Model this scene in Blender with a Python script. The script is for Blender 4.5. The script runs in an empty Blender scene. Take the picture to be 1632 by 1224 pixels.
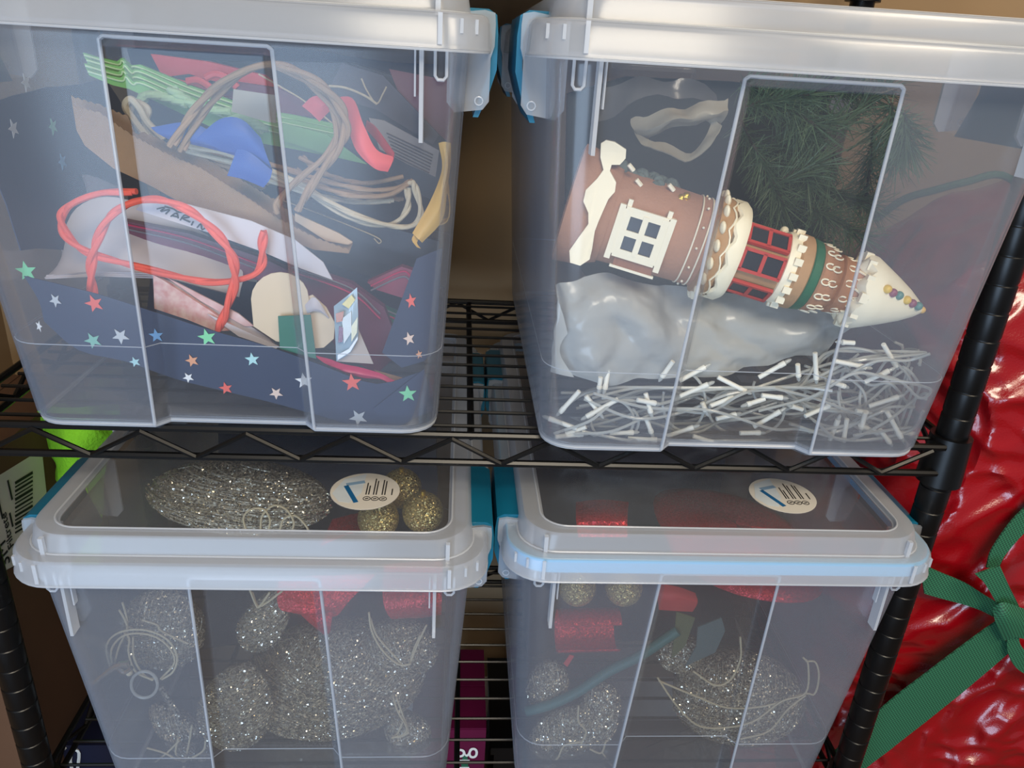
import bpy, bmesh, math, random
from mathutils import Vector, Matrix, noise
C = bpy.context.scene.collection
S = bpy.context.scene
rnd = random.Random(7)

# ------------------------------------------------------------------ camera
ZC = 1.2                                   # eye height above the floor
F, CX, CY = 1230.0, 816.0, 612.0
dv = Vector((-179, 2846, F)).normalized()
dd = Vector((-76, -537, F)); dd = (dd - dv * dd.dot(dv)).normalized()
dr = dv.cross(dd)
if dr.x < 0: dr = -dr
# rows: world X, Y (depth), Z expressed in camera axes (right, down, forward)
RX, RY, RZ = dr, dd, -dv
cam = bpy.data.cameras.new('camera'); camo = bpy.data.objects.new('camera', cam); C.objects.link(camo)
right = Vector((RX.x, RY.x, RZ.x)); down = Vector((RX.y, RY.y, RZ.y)); fwd = Vector((RX.z, RY.z, RZ.z))
m = Matrix((right, -down, -fwd)).transposed().to_4x4(); m.translation = (0, 0, ZC)
camo.matrix_world = m
cam.sensor_width = 36; cam.lens = 36 * F / 1632; cam.clip_start = .02
S.camera = camo

# ------------------------------------------------------------------ world, lights, exposure
w = bpy.data.worlds.new('room_air'); S.world = w; w.use_nodes = True
bg = w.node_tree.nodes['Background']; bg.inputs[0].default_value = (.80, .84, .95, 1); bg.inputs[1].default_value = .22
def area(name, loc, target, sx, sy, power, col):
    l = bpy.data.lights.new(name, 'AREA'); l.shape = 'RECTANGLE'; l.size = sx; l.size_y = sy; l.energy = power; l.color = col
    o = bpy.data.objects.new(name, l); C.objects.link(o); o.location = loc
    o.rotation_euler = (Vector(target) - Vector(loc)).to_track_quat('-Z', 'Y').to_euler(); return o
area('window_daylight', (-.62, -.95, ZC - .48), (-.22, .62, ZC - .62), 1.0, .9, 27, (.54, .74, 1.0))
area('ceiling_panel', (.22, -.95, ZC + .95), (.05, .65, ZC - .3), .8, .5, 38, (1.0, .88, .70))
area('hall_lamp', (1.0, -.35, ZC + 1.0), (.55, 1.1, ZC + .05), .4, .4, 13, (1.0, .84, .62))
S.view_settings.view_transform = 'Standard'; S.view_settings.look = 'None'
S.view_settings.gamma = 1; S.view_settings.exposure = -.12; S.view_settings.use_curve_mapping = False
S.cycles.transparent_max_bounces = 40
S.cycles.max_bounces = 10

# ------------------------------------------------------------------ pixel -> place helpers
def ray(x, y):
    v = Vector((x - CX, y - CY, F)); return Vector((RX.dot(v), RY.dot(v), RZ.dot(v)))
CLAMP = [None]                             # side walls of the bin being filled
def W(x, y, Y):
    v = ray(x, y); v = v * (Y / v.y)
    if CLAMP[0]: v.x = max(CLAMP[0][0], min(CLAMP[0][1], v.x))
    return Vector((v.x, v.y, v.z + ZC))
def WZ(x, y, z):
    v = ray(x, y); v = v * (z / v.z); return Vector((v.x, v.y, v.z + ZC))
def WX(x, y, X):
    v = ray(x, y); v = v * (X / v.x); return Vector((v.x, v.y, v.z + ZC))
def PX(Y, x=800, y=600):                   # metres per photo pixel at depth Y
    return Y / ray(x, y).y

# ------------------------------------------------------------------ materials
def lin(c): return tuple(((v / 255) / 12.92 if v / 255 < .04045 else ((v / 255 + .055) / 1.055) ** 2.4) for v in c) + (1,)
MATS = {}
def nodes(name):
    mt = bpy.data.materials.new(name); mt.use_nodes = True
    nt = mt.node_tree; nt.nodes.clear(); out = nt.nodes.new('ShaderNodeOutputMaterial'); return mt, nt, out
def N(nt, t, **k):
    n = nt.nodes.new(t)
    for a, b in k.items(): setattr(n, a, b)
    return n
def mat(name, rgb, rough=.6, metal=0, spec=.4, var=.12, scale=60, bump=0, bscale=None, coat=0, stretch=None, rgb2=None, trans=0):
    """plain surface with a noise-driven colour variation and fine relief"""
    if name in MATS: return MATS[name]
    mt, nt, out = nodes(name)
    b = N(nt, 'ShaderNodeBsdfPrincipled'); L = nt.links.new
    c = lin(rgb); c2 = lin(rgb2) if rgb2 else tuple(min(1, v * (1 - var)) for v in c[:3]) + (1,)
    tc = N(nt, 'ShaderNodeTexCoord'); mp = N(nt, 'ShaderNodeMapping'); L(tc.outputs['Object'], mp.inputs['Vector'])
    if stretch: mp.inputs['Scale'].default_value = stretch
    nz = N(nt, 'ShaderNodeTexNoise'); nz.inputs['Scale'].default_value = scale; nz.inputs['Detail'].default_value = 4
    L(mp.outputs[0], nz.inputs['Vector'])
    mx = N(nt, 'ShaderNodeMix', data_type='RGBA'); L(nz.outputs['Fac'], mx.inputs['Factor'])
    mx.inputs['A'].default_value = c; mx.inputs['B'].default_value = c2
    L(mx.outputs['Result'], b.inputs['Base Color'])
    b.inputs['Roughness'].default_value = rough; b.inputs['Metallic'].default_value = metal
    b.inputs['Specular IOR Level'].default_value = spec; b.inputs['Coat Weight'].default_value = coat
    b.inputs['Coat Roughness'].default_value = .12
    if bump:
        n2 = N(nt, 'ShaderNodeTexNoise'); n2.inputs['Scale'].default_value = bscale or scale * 4; n2.inputs['Detail'].default_value = 3
        L(mp.outputs[0], n2.inputs['Vector'])
        bp = N(nt, 'ShaderNodeBump'); bp.inputs['Strength'].default_value = bump; bp.inputs['Distance'].default_value = .002
        L(n2.outputs['Fac'], bp.inputs['Height']); L(bp.outputs[0], b.inputs['Normal'])
    if trans:
        tl = N(nt, 'ShaderNodeBsdfTranslucent'); L(mx.outputs['Result'], tl.inputs['Color'])
        ms = N(nt, 'ShaderNodeMixShader'); ms.inputs[0].default_value = trans
        L(b.outputs[0], ms.inputs[1]); L(tl.outputs[0], ms.inputs[2]); L(ms.outputs[0], out.inputs[0])
    else: L(b.outputs[0], out.inputs[0])
    MATS[name] = mt; return mt
def plastic(name, haze, edge, rgb=(225, 230, 238), rough=.18, gloss=.5, tint=(.97, .975, .98, 1), back=.35, bump=0):
    """milky see-through polypropylene: clear part, scattering part that grows where the wall is seen edge-on, glossy skin"""
    if name in MATS: return MATS[name]
    mt, nt, out = nodes(name); L = nt.links.new
    tr = N(nt, 'ShaderNodeBsdfTransparent'); tr.inputs[0].default_value = tint
    df = N(nt, 'ShaderNodeBsdfDiffuse'); df.inputs[0].default_value = lin(rgb)
    tl = N(nt, 'ShaderNodeBsdfTranslucent'); tl.inputs[0].default_value = lin(rgb)
    m1 = N(nt, 'ShaderNodeMixShader'); m1.inputs[0].default_value = back
    L(df.outputs[0], m1.inputs[1]); L(tl.outputs[0], m1.inputs[2])
    lw = N(nt, 'ShaderNodeLayerWeight'); lw.inputs['Blend'].default_value = .5
    pw = N(nt, 'ShaderNodeMath', operation='POWER'); L(lw.outputs['Facing'], pw.inputs[0]); pw.inputs[1].default_value = 2.5
    ma = N(nt, 'ShaderNodeMath', operation='MULTIPLY_ADD'); L(pw.outputs[0], ma.inputs[0])
    ma.inputs[1].default_value = edge; ma.inputs[2].default_value = haze; ma.use_clamp = True
    m2 = N(nt, 'ShaderNodeMixShader'); L(ma.outputs[0], m2.inputs[0]); L(tr.outputs[0], m2.inputs[1]); L(m1.outputs[0], m2.inputs[2])
    gl = N(nt, 'ShaderNodeBsdfGlossy'); gl.inputs['Roughness'].default_value = rough
    fr = N(nt, 'ShaderNodeFresnel'); fr.inputs['IOR'].default_value = 1.45
    fm = N(nt, 'ShaderNodeMath', operation='MULTIPLY'); L(fr.outputs[0], fm.inputs[0]); fm.inputs[1].default_value = gloss
    m3 = N(nt, 'ShaderNodeMixShader'); L(fm.outputs[0], m3.inputs[0]); L(m2.outputs[0], m3.inputs[1]); L(gl.outputs[0], m3.inputs[2])
    if bump:
        tc = N(nt, 'ShaderNodeTexCoord'); nz = N(nt, 'ShaderNodeTexNoise'); nz.inputs['Scale'].default_value = 35
        L(tc.outputs['Object'], nz.inputs['Vector']); bp = N(nt, 'ShaderNodeBump'); bp.inputs['Strength'].default_value = bump
        bp.inputs['Distance'].default_value = .01; L(nz.outputs['Fac'], bp.inputs['Height'])
        for s in (df, gl): L(bp.outputs[0], s.inputs['Normal'])
    L(m3.outputs[0], out.inputs[0]); MATS[name] = mt; return mt
def glitter(name, rgb, rgb2, scale=900, rough=.28, amp=1.3, metal=.9):
    """flakes: every cell of a cell pattern tilts its own way"""
    if name in MATS: return MATS[name]
    mt, nt, out = nodes(name); L = nt.links.new
    b = N(nt, 'ShaderNodeBsdfPrincipled'); b.inputs['Metallic'].default_value = metal; b.inputs['Roughness'].default_value = rough
    tc = N(nt, 'ShaderNodeTexCoord'); vo = N(nt, 'ShaderNodeTexVoronoi'); vo.inputs['Scale'].default_value = scale
    L(tc.outputs['Object'], vo.inputs['Vector'])
    sub = N(nt, 'ShaderNodeVectorMath', operation='SUBTRACT'); L(vo.outputs['Color'], sub.inputs[0]); sub.inputs[1].default_value = (.5, .5, .5)
    sc = N(nt, 'ShaderNodeVectorMath', operation='SCALE'); L(sub.outputs[0], sc.inputs[0]); sc.inputs['Scale'].default_value = amp
    ge = N(nt, 'ShaderNodeNewGeometry'); ad = N(nt, 'ShaderNodeVectorMath', operation='ADD')
    L(ge.outputs['Normal'], ad.inputs[0]); L(sc.outputs[0], ad.inputs[1])
    no = N(nt, 'ShaderNodeVectorMath', operation='NORMALIZE'); L(ad.outputs[0], no.inputs[0]); L(no.outputs[0], b.inputs['Normal'])
    sp = N(nt, 'ShaderNodeSeparateColor'); L(vo.outputs['Color'], sp.inputs[0])
    mx = N(nt, 'ShaderNodeMix', data_type='RGBA'); L(sp.outputs[0], mx.inputs['Factor'])
    mx.inputs['A'].default_value = lin(rgb); mx.inputs['B'].default_value = lin(rgb2); L(mx.outputs['Result'], b.inputs['Base Color'])
    L(b.outputs[0], out.inputs[0]); MATS[name] = mt; return mt

M_BODY = plastic('frosted_bin_plastic', .082, .24, rgb=(212, 223, 243))
M_PANEL = plastic('clear_bin_panel', .032, .18, rgb=(215, 224, 240))
M_RIB = plastic('dense_bin_rib', .50, .3)
M_LID = plastic('milky_lid_plastic', .30, .35, back=.4)
M_LIDTOP = plastic('clear_lid_window', .045, .10, rough=.22, gloss=.3)
M_TEAL = mat('teal_plastic', (10, 98, 128), .35, spec=.5, scale=30)
M_BLUEG = mat('sky_blue_gasket', (105, 178, 220), .5, scale=30, var=.05)
M_BLACK = mat('black_epoxy', (9, 9, 10), .36, spec=.35, scale=80, var=.3)
M_WHITE = mat('matte_white', (236, 234, 226), .6, var=.06)
M_NAVY = mat('navy_paper', (36, 48, 78), .55, scale=25, var=.2)
M_KRAFT = mat('kraft_paper', (150, 116, 82), .8, scale=200, var=.18, bump=.15)
M_TWINE = mat('kraft_twine', (168, 134, 98), .8, scale=90, var=.35, stretch=(1, 1, .25))
M_CREAM = mat('cream_rope', (206, 190, 160), .75, scale=300, var=.25, bump=.3)
M_LGREEN = mat('pale_green_paper', (128, 190, 106), .6, scale=40, var=.15)
M_GROPE = mat('pale_green_rope', (186, 222, 170), .75, scale=500, var=.3, bump=.4)
M_RED = mat('red_paper', (206, 62, 62), .55, scale=40)
M_CORAL = mat('coral_ribbon', (250, 92, 92), .5, scale=400, var=.12, bump=.15, stretch=(1, 1, 3))
M_BLUER = mat('royal_blue_ribbon', (34, 76, 160), .5, scale=300, var=.15, bump=.1)
M_YELLOW = mat('mustard_ribbon', (232, 184, 96), .5, scale=80, var=.15)
M_ORANGE = mat('orange_paper_cord', (248, 92, 66), .6, scale=120, var=.25, bump=.3, stretch=(1, 1, .3))
M_WPAPER = mat('white_paper', (204, 194, 196), .6, scale=15, var=.1)
M_GPAPER = mat('grey_paper', (128, 124, 134), .6, scale=15, var=.15)
M_BEIGE = mat('beige_card', (220, 198, 168), .7, scale=15, var=.05)
M_DGREEN = mat('dark_green_card', (24, 104, 78), .45, scale=20)
M_WINE = mat('wine_paper', (112, 28, 62), .45, scale=30, var=.25)
M_MAG = mat('magenta_foil', (214, 40, 100), .35, scale=30, var=.25)
M_INK = mat('black_ink', (26, 26, 30), .7)
M_REDPRINT = mat('red_white_print', (186, 54, 44), .5, scale=140, rgb2=(244, 226, 214), var=.5)
M_DARKBAG = mat('black_navy_paper', (30, 33, 48), .4, scale=30, var=.3)
M_WALL = mat('tan_wall_paint', (150, 126, 96), .85, scale=8, var=.06, bump=.05, bscale=300)
M_FLOOR = mat('brown_floor', (96, 78, 62), .6, scale=6, var=.3)
M_GINGER = mat('gingerbread_clay', (182, 132, 102), .75, scale=120, var=.2, bump=.25)
M_GINGER2 = mat('pale_gingerbread_clay', (188, 148, 108), .7, scale=90, var=.2, bump=.2)
M_ICING = mat('cream_icing', (250, 240, 212), .4, scale=40, var=.06, bump=.15, bscale=120)
M_PANE = mat('dark_window_pane', (40, 44, 52), .3)
M_REDP = mat('red_painted_frame', (190, 62, 56), .5)
M_GREENP = mat('green_paint', (46, 110, 82), .5, scale=200, var=.3)
M_BUSH = mat('dark_green_bush', (54, 70, 62), .7, scale=200, var=.5, rgb2=(120, 132, 126))
M_GOLD = mat('gold_paint', (216, 176, 72), .3, metal=.8)
M_FIR = mat('fir_needle', (104, 130, 92), .45, scale=60, var=.55, trans=.2)
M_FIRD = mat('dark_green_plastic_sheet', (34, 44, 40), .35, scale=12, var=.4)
M_BUBBLE = plastic('frosted_plastic_bag', .56, .35, rgb=(238, 238, 232), rough=.22, gloss=1.0, bump=.3)
M_WIRE = plastic('clear_cable_sleeve', .60, .4, rgb=(246, 246, 238), rough=.1, gloss=1.0)
M_HOLD = mat('white_bulb_holder', (250, 246, 232), .45, var=.04)
M_SILVER = glitter('silver_glitter_mesh', (232, 222, 198), (72, 70, 66), 620, rough=.22, amp=1.5, metal=.45)
M_STRAND = glitter('silver_strand', (236, 226, 200), (110, 104, 94), 500, rough=.3, amp=1.0, metal=.4)
M_FLAKE = glitter('silver_flake', (255, 253, 246), (240, 228, 196), 400, rough=.14, amp=.3, metal=1)
M_GOLDG = glitter('gold_glitter', (236, 212, 138), (130, 108, 62), 900, metal=.5)
M_REDG = glitter('red_glitter_ribbon', (226, 34, 48), (168, 14, 28), 900, rough=.3, amp=.55, metal=.4)
M_CORD = mat('ivory_cord', (222, 208, 172), .6, scale=200, var=.2)
M_LIME = mat('lime_fleece', (150, 226, 44), .9, scale=90, var=.25, bump=.8, bscale=260)
M_GRNFELT = mat('green_felt', (20, 128, 78), .9, scale=60)
M_BOX = mat('cardboard', (92, 64, 44), .85, scale=30, var=.15)
M_LABEL = mat('label_paper', (202, 198, 190), .6, var=.05)
M_MAGBOX = mat('magenta_carton', (96, 10, 54), .45, var=.1)
def webbing(name, c1, c2, scale):
    mt, nt, out = nodes(name); L = nt.links.new; b = N(nt, 'ShaderNodeBsdfPrincipled'); b.inputs['Roughness'].default_value = .65
    tc = N(nt, 'ShaderNodeTexCoord'); mp = N(nt, 'ShaderNodeMapping'); mp.inputs['Rotation'].default_value = (0, math.radians(38 + 45), 0); mp.inputs['Scale'].default_value = (1, .02, 1)
    L(tc.outputs['Object'], mp.inputs[0]); ck = N(nt, 'ShaderNodeTexChecker'); ck.inputs['Scale'].default_value = scale
    ck.inputs['Color1'].default_value = lin(c1); ck.inputs['Color2'].default_value = lin(c2); L(mp.outputs[0], ck.inputs['Vector']); L(ck.outputs['Color'], b.inputs['Base Color'])
    bp = N(nt, 'ShaderNodeBump'); bp.inputs['Distance'].default_value = .001; bp.inputs['Strength'].default_value = .5; L(ck.outputs['Fac'], bp.inputs['Height']); L(bp.outputs[0], b.inputs['Normal'])
    L(b.outputs[0], out.inputs[0]); MATS[name] = mt; return mt
M_STRAP = webbing('green_webbing', (44, 108, 76), (22, 70, 48), 480)
M_STEM = mat('teal_green_stem', (58, 110, 108), .5)

# ------------------------------------------------------------------ mesh builder
def cat(P, t):
    n = len(P) - 1; x = max(0, min(n, t * n)); i = min(int(x), n - 1); f = x - i
    p1, p2 = P[i], P[i + 1]; p0 = P[i - 1] if i > 0 else p1 * 2 - p2; p3 = P[i + 2] if i + 2 <= n else p2 * 2 - p1
    return .5 * ((2 * p1) + (p2 - p0) * f + (2 * p0 - 5 * p1 + 4 * p2 - p3) * f * f + (3 * p1 - p0 - 3 * p2 + p3) * f ** 3)
def smooth_path(P, n): return [cat(P, i / n) for i in range(n + 1)]
class MB:
    def __init__(s): s.v = []; s.f = []; s.m = []
    def add(s, vs, fs, mi=0):
        o = len(s.v); s.v += [Vector(p) for p in vs]; s.f += [[i + o for i in f] for f in fs]; s.m += [mi] * len(fs); return s
    def box(s, c, d, mi=0, R=None):
        hx, hy, hz = d[0] / 2, d[1] / 2, d[2] / 2
        vs = [Vector((x, y, z)) for x in (-hx, hx) for y in (-hy, hy) for z in (-hz, hz)]
        if R: vs = [R @ p for p in vs]
        vs = [p + Vector(c) for p in vs]
        return s.add(vs, [(0, 1, 3, 2), (4, 6, 7, 5), (0, 4, 5, 1), (2, 3, 7, 6), (0, 2, 6, 4), (1, 5, 7, 3)], mi)
    def tube(s, P, r, sides=8, mi=0, closed=False, cap=True):
        P = [Vector(p) for p in P]; n = len(P); up = Vector((.13, .21, .97)); o = len(s.v); prev = None
        for i, p in enumerate(P):
            a = P[(i + 1) % n] if (closed or i < n - 1) else p; b = P[i - 1] if (closed or i > 0) else p
            t = (a - b); t = t.normalized() if t.length > 1e-9 else Vector((1, 0, 0))
            if prev is None:
                x = t.cross(up); x = x.normalized() if x.length > 1e-4 else t.orthogonal().normalized()
            else:
                x = prev - t * prev.dot(t); x = x.normalized() if x.length > 1e-6 else t.orthogonal().normalized()
            prev = x; y = t.cross(x); rr = r[i] if isinstance(r, (list, tuple)) else r
            for k in range(sides):
                a_ = 2 * math.pi * k / sides; s.v.append(p + x * (rr * math.cos(a_)) + y * (rr * math.sin(a_)))
        m_ = n if closed else n - 1
        for i in range(m_):
            for k in range(sides):
                a = o + i * sides + k; b = o + i * sides + (k + 1) % sides
                c = o + ((i + 1) % n) * sides + (k + 1) % sides; d = o + ((i + 1) % n) * sides + k
                s.f.append([a, b, c, d]); s.m.append(mi)
        if cap and not closed:
            s.f.append([o + k for k in range(sides)][::-1]); s.f.append([o + (n - 1) * sides + k for k in range(sides)]); s.m += [mi, mi]
        return s
    def loft(s, rings, mi=0, capa=False, capb=False, closed=True):
        o = len(s.v); n = len(rings[0])
        for r in rings: s.v += [Vector(p) for p in r]
        for i in range(len(rings) - 1):
            for k in range(n if closed else n - 1):
                k2 = (k + 1) % n
                s.f.append([o + i * n + k, o + i * n + k2, o + (i + 1) * n + k2, o + (i + 1) * n + k])
                s.m.append(mi[i] if isinstance(mi, list) else mi)
        if capa: s.f.append([o + k for k in range(n)][::-1]); s.m.append(mi[0] if isinstance(mi, list) else mi)
        if capb: s.f.append([o + (len(rings) - 1) * n + k for k in range(n)]); s.m.append(mi[-1] if isinstance(mi, list) else mi)
        return s
    def prism(s, poly, off, mi=0):
        n = len(poly); P = [Vector(p) for p in poly]; Q = [p + Vector(off) for p in P]; o = len(s.v); s.v += P + Q
        s.f.append(list(range(o, o + n))); s.f.append(list(range(o + n, o + 2 * n))[::-1]); s.m += [mi, mi]
        for i in range(n): j = (i + 1) % n; s.f.append([o + j, o + i, o + n + i, o + n + j]); s.m.append(mi)
        return s
    def surf(s, rows, nu=10, nv=6, th=.0008, mi=0, jit=0, jsc=30, seed=0):
        rows = [[Vector(p) for p in r] for r in rows]
        cols = [[cat(r, i / nu) for i in range(nu + 1)] for r in rows]
        G = [[cat([c[i] for c in cols], j / nv) for i in range(nu + 1)] for j in range(nv + 1)]
        if jit:
            for r in G:
                for p in r:
                    q = p * jsc + Vector((seed * 3.1, seed, 0)); p += Vector((noise.noise(q), noise.noise(q + Vector((9, 0, 0))), noise.noise(q + Vector((0, 9, 0))))) * jit
        def nrm(j, i):
            a = G[j][min(i + 1, nu)] - G[j][max(i - 1, 0)]; b = G[min(j + 1, nv)][i] - G[max(j - 1, 0)][i]
            n = a.cross(b); return n.normalized() if n.length > 1e-12 else Vector((0, -1, 0))
        H = [[G[j][i] + nrm(j, i) * th for i in range(nu + 1)] for j in range(nv + 1)]
        o = len(s.v); n1 = nu + 1
        for A in (G, H):
            for r in A: s.v += r
        o2 = o + n1 * (nv + 1)
        for j in range(nv):
            for i in range(nu):
                a, b, c, d = o + j * n1 + i, o + j * n1 + i + 1, o + (j + 1) * n1 + i + 1, o + (j + 1) * n1 + i
                s.f.append([d, c, b, a]); s.f.append([a + o2 - o, b + o2 - o, c + o2 - o, d + o2 - o]); s.m += [mi, mi]
        per = [(0, i) for i in range(nu)] + [(j, nu) for j in range(nv)] + [(nv, i) for i in range(nu, 0, -1)] + [(j, 0) for j in range(nv, 0, -1)]
        for k in range(len(per)):
            (j, i), (j2, i2) = per[k], per[(k + 1) % len(per)]
            a, b = o + j * n1 + i, o + j2 * n1 + i2; s.f.append([a, b, b + o2 - o, a + o2 - o]); s.m.append(mi)
        return s
    def ball(s, c, r, seg=20, rings=12, mi=0, sc=(1, 1, 1), R=None):
        rr = []
        for j in range(rings + 1):
            th = math.pi * j / rings * .998 + .001
            ring = []
            for k in range(seg):
                p = Vector((sc[0] * r * math.sin(th) * math.cos(2 * math.pi * k / seg), sc[1] * r * math.sin(th) * math.sin(2 * math.pi * k / seg), -sc[2] * r * math.cos(th)))
                if R: p = R @ p
                ring.append(p + Vector(c))
            rr.append(ring)
        return s.loft(rr, mi, True, True)
    def build(s, name, mats, parent=None, smooth=True, loc=None):
        if not isinstance(mats, (list, tuple)): mats = [mats]
        if parent is not None: org = parent.matrix_world.translation.copy()
        elif loc is not None: org = Vector(loc)
        else:
            xs = [p.x for p in s.v]; ys = [p.y for p in s.v]; zs = [p.z for p in s.v]
            org = Vector(((min(xs) + max(xs)) / 2, (min(ys) + max(ys)) / 2, min(zs)))
        me = bpy.data.meshes.new(name); me.from_pydata([p - org for p in s.v], [], s.f)
        for mt in mats: me.materials.append(mt)
        me.polygons.foreach_set('material_index', s.m)
        if smooth: me.polygons.foreach_set('use_smooth', [True] * len(me.polygons)); 
        me.validate(); me.update()
        if smooth: me.set_sharp_from_angle(angle=math.radians(40))
        o = bpy.data.objects.new(name, me); C.objects.link(o)
        if parent is not None: o.parent = parent; o.matrix_world = Matrix.Translation(org)
        else: o.location = org; o.matrix_world = Matrix.Translation(org)
        return o
def tag(o, label, cat_, group=None, kind=None):
    o['label'] = label; o['category'] = cat_
    if group: o['group'] = group
    if kind: o['kind'] = kind
    return o
def thing(name, label, cat_, loc, group=None):
    o = bpy.data.objects.new(name, None); C.objects.link(o); o.empty_display_size = .02
    o.location = loc; o.matrix_world = Matrix.Translation(Vector(loc)); return tag(o, label, cat_, group)
def struct(o): o['kind'] = 'structure'; return o
def stuff(o): o['kind'] = 'stuff'; return o
def text(name, txt, pos, ux, uy, size, mt, parent, depth=.0002):
    cu = bpy.data.curves.new(name, 'FONT'); cu.body = txt; cu.size = size; cu.extrude = depth; cu.align_x = 'CENTER'; cu.align_y = 'CENTER'
    tmp = bpy.data.objects.new(name + '_outline', cu); C.objects.link(tmp); bpy.context.view_layer.update()
    me = bpy.data.meshes.new_from_object(tmp.evaluated_get(bpy.context.evaluated_depsgraph_get()))
    bpy.data.objects.remove(tmp); bpy.data.curves.remove(cu); me.materials.clear(); me.materials.append(mt)
    o = bpy.data.objects.new(name, me); C.objects.link(o)
    ux = Vector(ux).normalized(); uy = Vector(uy); uy = (uy - ux * uy.dot(ux)).normalized(); n = ux.cross(uy)
    mw = Matrix((ux, uy, n)).transposed().to_4x4(); mw.translation = Vector(pos)
    o.parent = parent; o.matrix_world = mw; return o
def rows(*rr): return [[W(*p) for p in r] for r in rr]
def path(P, n, Y=None): return smooth_path([W(*p) if len(p) == 3 else W(p[0], p[1], Y) for p in P], n)

# ------------------------------------------------------------------ room
YB = 1.13
struct(MB().box((0, YB + .03, 1.2), (3.4, .06, 2.4)).build('wall_back', M_WALL, smooth=False))
struct(MB().box((-.72, .69, 1.2), (.10, .88, 2.4)).build('wall_left', M_WALL, smooth=False))
struct(MB().box((0, .0, -.02), (3.4, 2.3, .04)).build('floor', M_FLOOR, smooth=False))
struct(MB().box((0, YB - .006, .05), (3.3, .012, .1)).build('baseboard_back', M_WHITE, smooth=False))

# ------------------------------------------------------------------ shelving
ZU, ZL = ZC - .313, ZC - .752              # tops of the two wire decks
XL, XR, YF, YK = -.4337, .4705, .625, .998
unit = thing('wire_shelving_unit', 'black wire shelving unit with ringed posts holding the four clear bins', 'shelf', (XC := (XL + XR) / 2, .81, 0))
def post(x, y):
    prof = []
    z = 0.0; r = .0142
    while z < 1.72:
        prof += [(r, z + .001), (r, z + .0225), (r - .0007, z + .0233), (r - .0007, z + .0246)]; z += .0254
    rings = [[Vector((x + a * math.cos(2 * math.pi * k / 20), y + a * math.sin(2 * math.pi * k / 20), b)) for k in range(20)] for a, b in prof]
    return MB().loft(rings, 0, True, True).build('post', M_BLACK, unit)
PO = [post(x, y) for x in (XL, XR) for y in (YF, YK)]
def cone(x, y, z0, z1, r0, r1, seg=20):
    return [[Vector((x + r * math.cos(2 * math.pi * k / seg), y + r * math.sin(2 * math.pi * k / seg), z)) for k in range(seg)] for r, z in ((r0 * .8, z0), (r0, z0), (r1, z1), (r1 * .8, z1))]
def shelf(zt, wires, crossx):
    r = .0028
    x0, x1, y0, y1 = XL + .012, XR - .012, YF - .012, YK + .010
    fr = MB()
    for dz in (-.0035, -.031):
        fr.tube([(x0, y0, zt + dz), (x1, y0, zt + dz)], .0036, 8); fr.tube([(x0, y1, zt + dz), (x1, y1, zt + dz)], .0036, 8)
        fr.tube([(XL, y0 + .012, zt + dz), (XL, y1 - .012, zt + dz)], .0036, 8); fr.tube([(XR, y0 + .012, zt + dz), (XR, y1 - .012, zt + dz)], .0036, 8)
    sh = fr.build('shelf_frame', M_BLACK, unit)
    for yy in (y0, y1):
        P = []; pitch = .0572; x = x0 + .02; k = 0
        while x < x1: P.append((x, yy - (.003 if yy == y0 else -.003), zt - (.030 if k % 2 == 0 else .006))); x += pitch * .78; k += 1
        MB().tube(P, .0026, 6).build('zigzag_wire', M_BLACK, sh)
    for xx in (XL, XR):
        P = []; y = y0 + .02; k = 0
        while y < y1: P.append((xx, y, zt - (.030 if k % 2 == 0 else .006))); y += .0446; k += 1
        MB().tube(P, .0026, 6).build('zigzag_wire', M_BLACK, sh)
    for yy in wires: MB().tube([(x0, yy, zt - .0018), (x1, yy, zt - .0018)], .0018, 6).build('deck_wire', M_BLACK, sh)
    for xx in crossx: MB().tube([(xx, y0 + .003, zt - .0065), (xx, y1, zt - .0065)], .0034, 8).build('cross_bar', M_BLACK, sh)
    for x in (XL, XR):
        for y in (YF, YK): MB().loft(cone(x, y, zt - .045, zt + .004, .0205, .0185), 0, True, True).build('collar', M_BLACK, sh)
    return sh
shelf(ZU, [.628 + .0295 * i for i in range(13)], [-.28, .0165, .31])
shelf(ZL, [.642 + .0318 * i for i in range(12)], [-.28, .0165, .31])

shelf(ZC + .122, [.642 + .0318 * i for i in range(12)], [-.28, .0165, .31])

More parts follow.
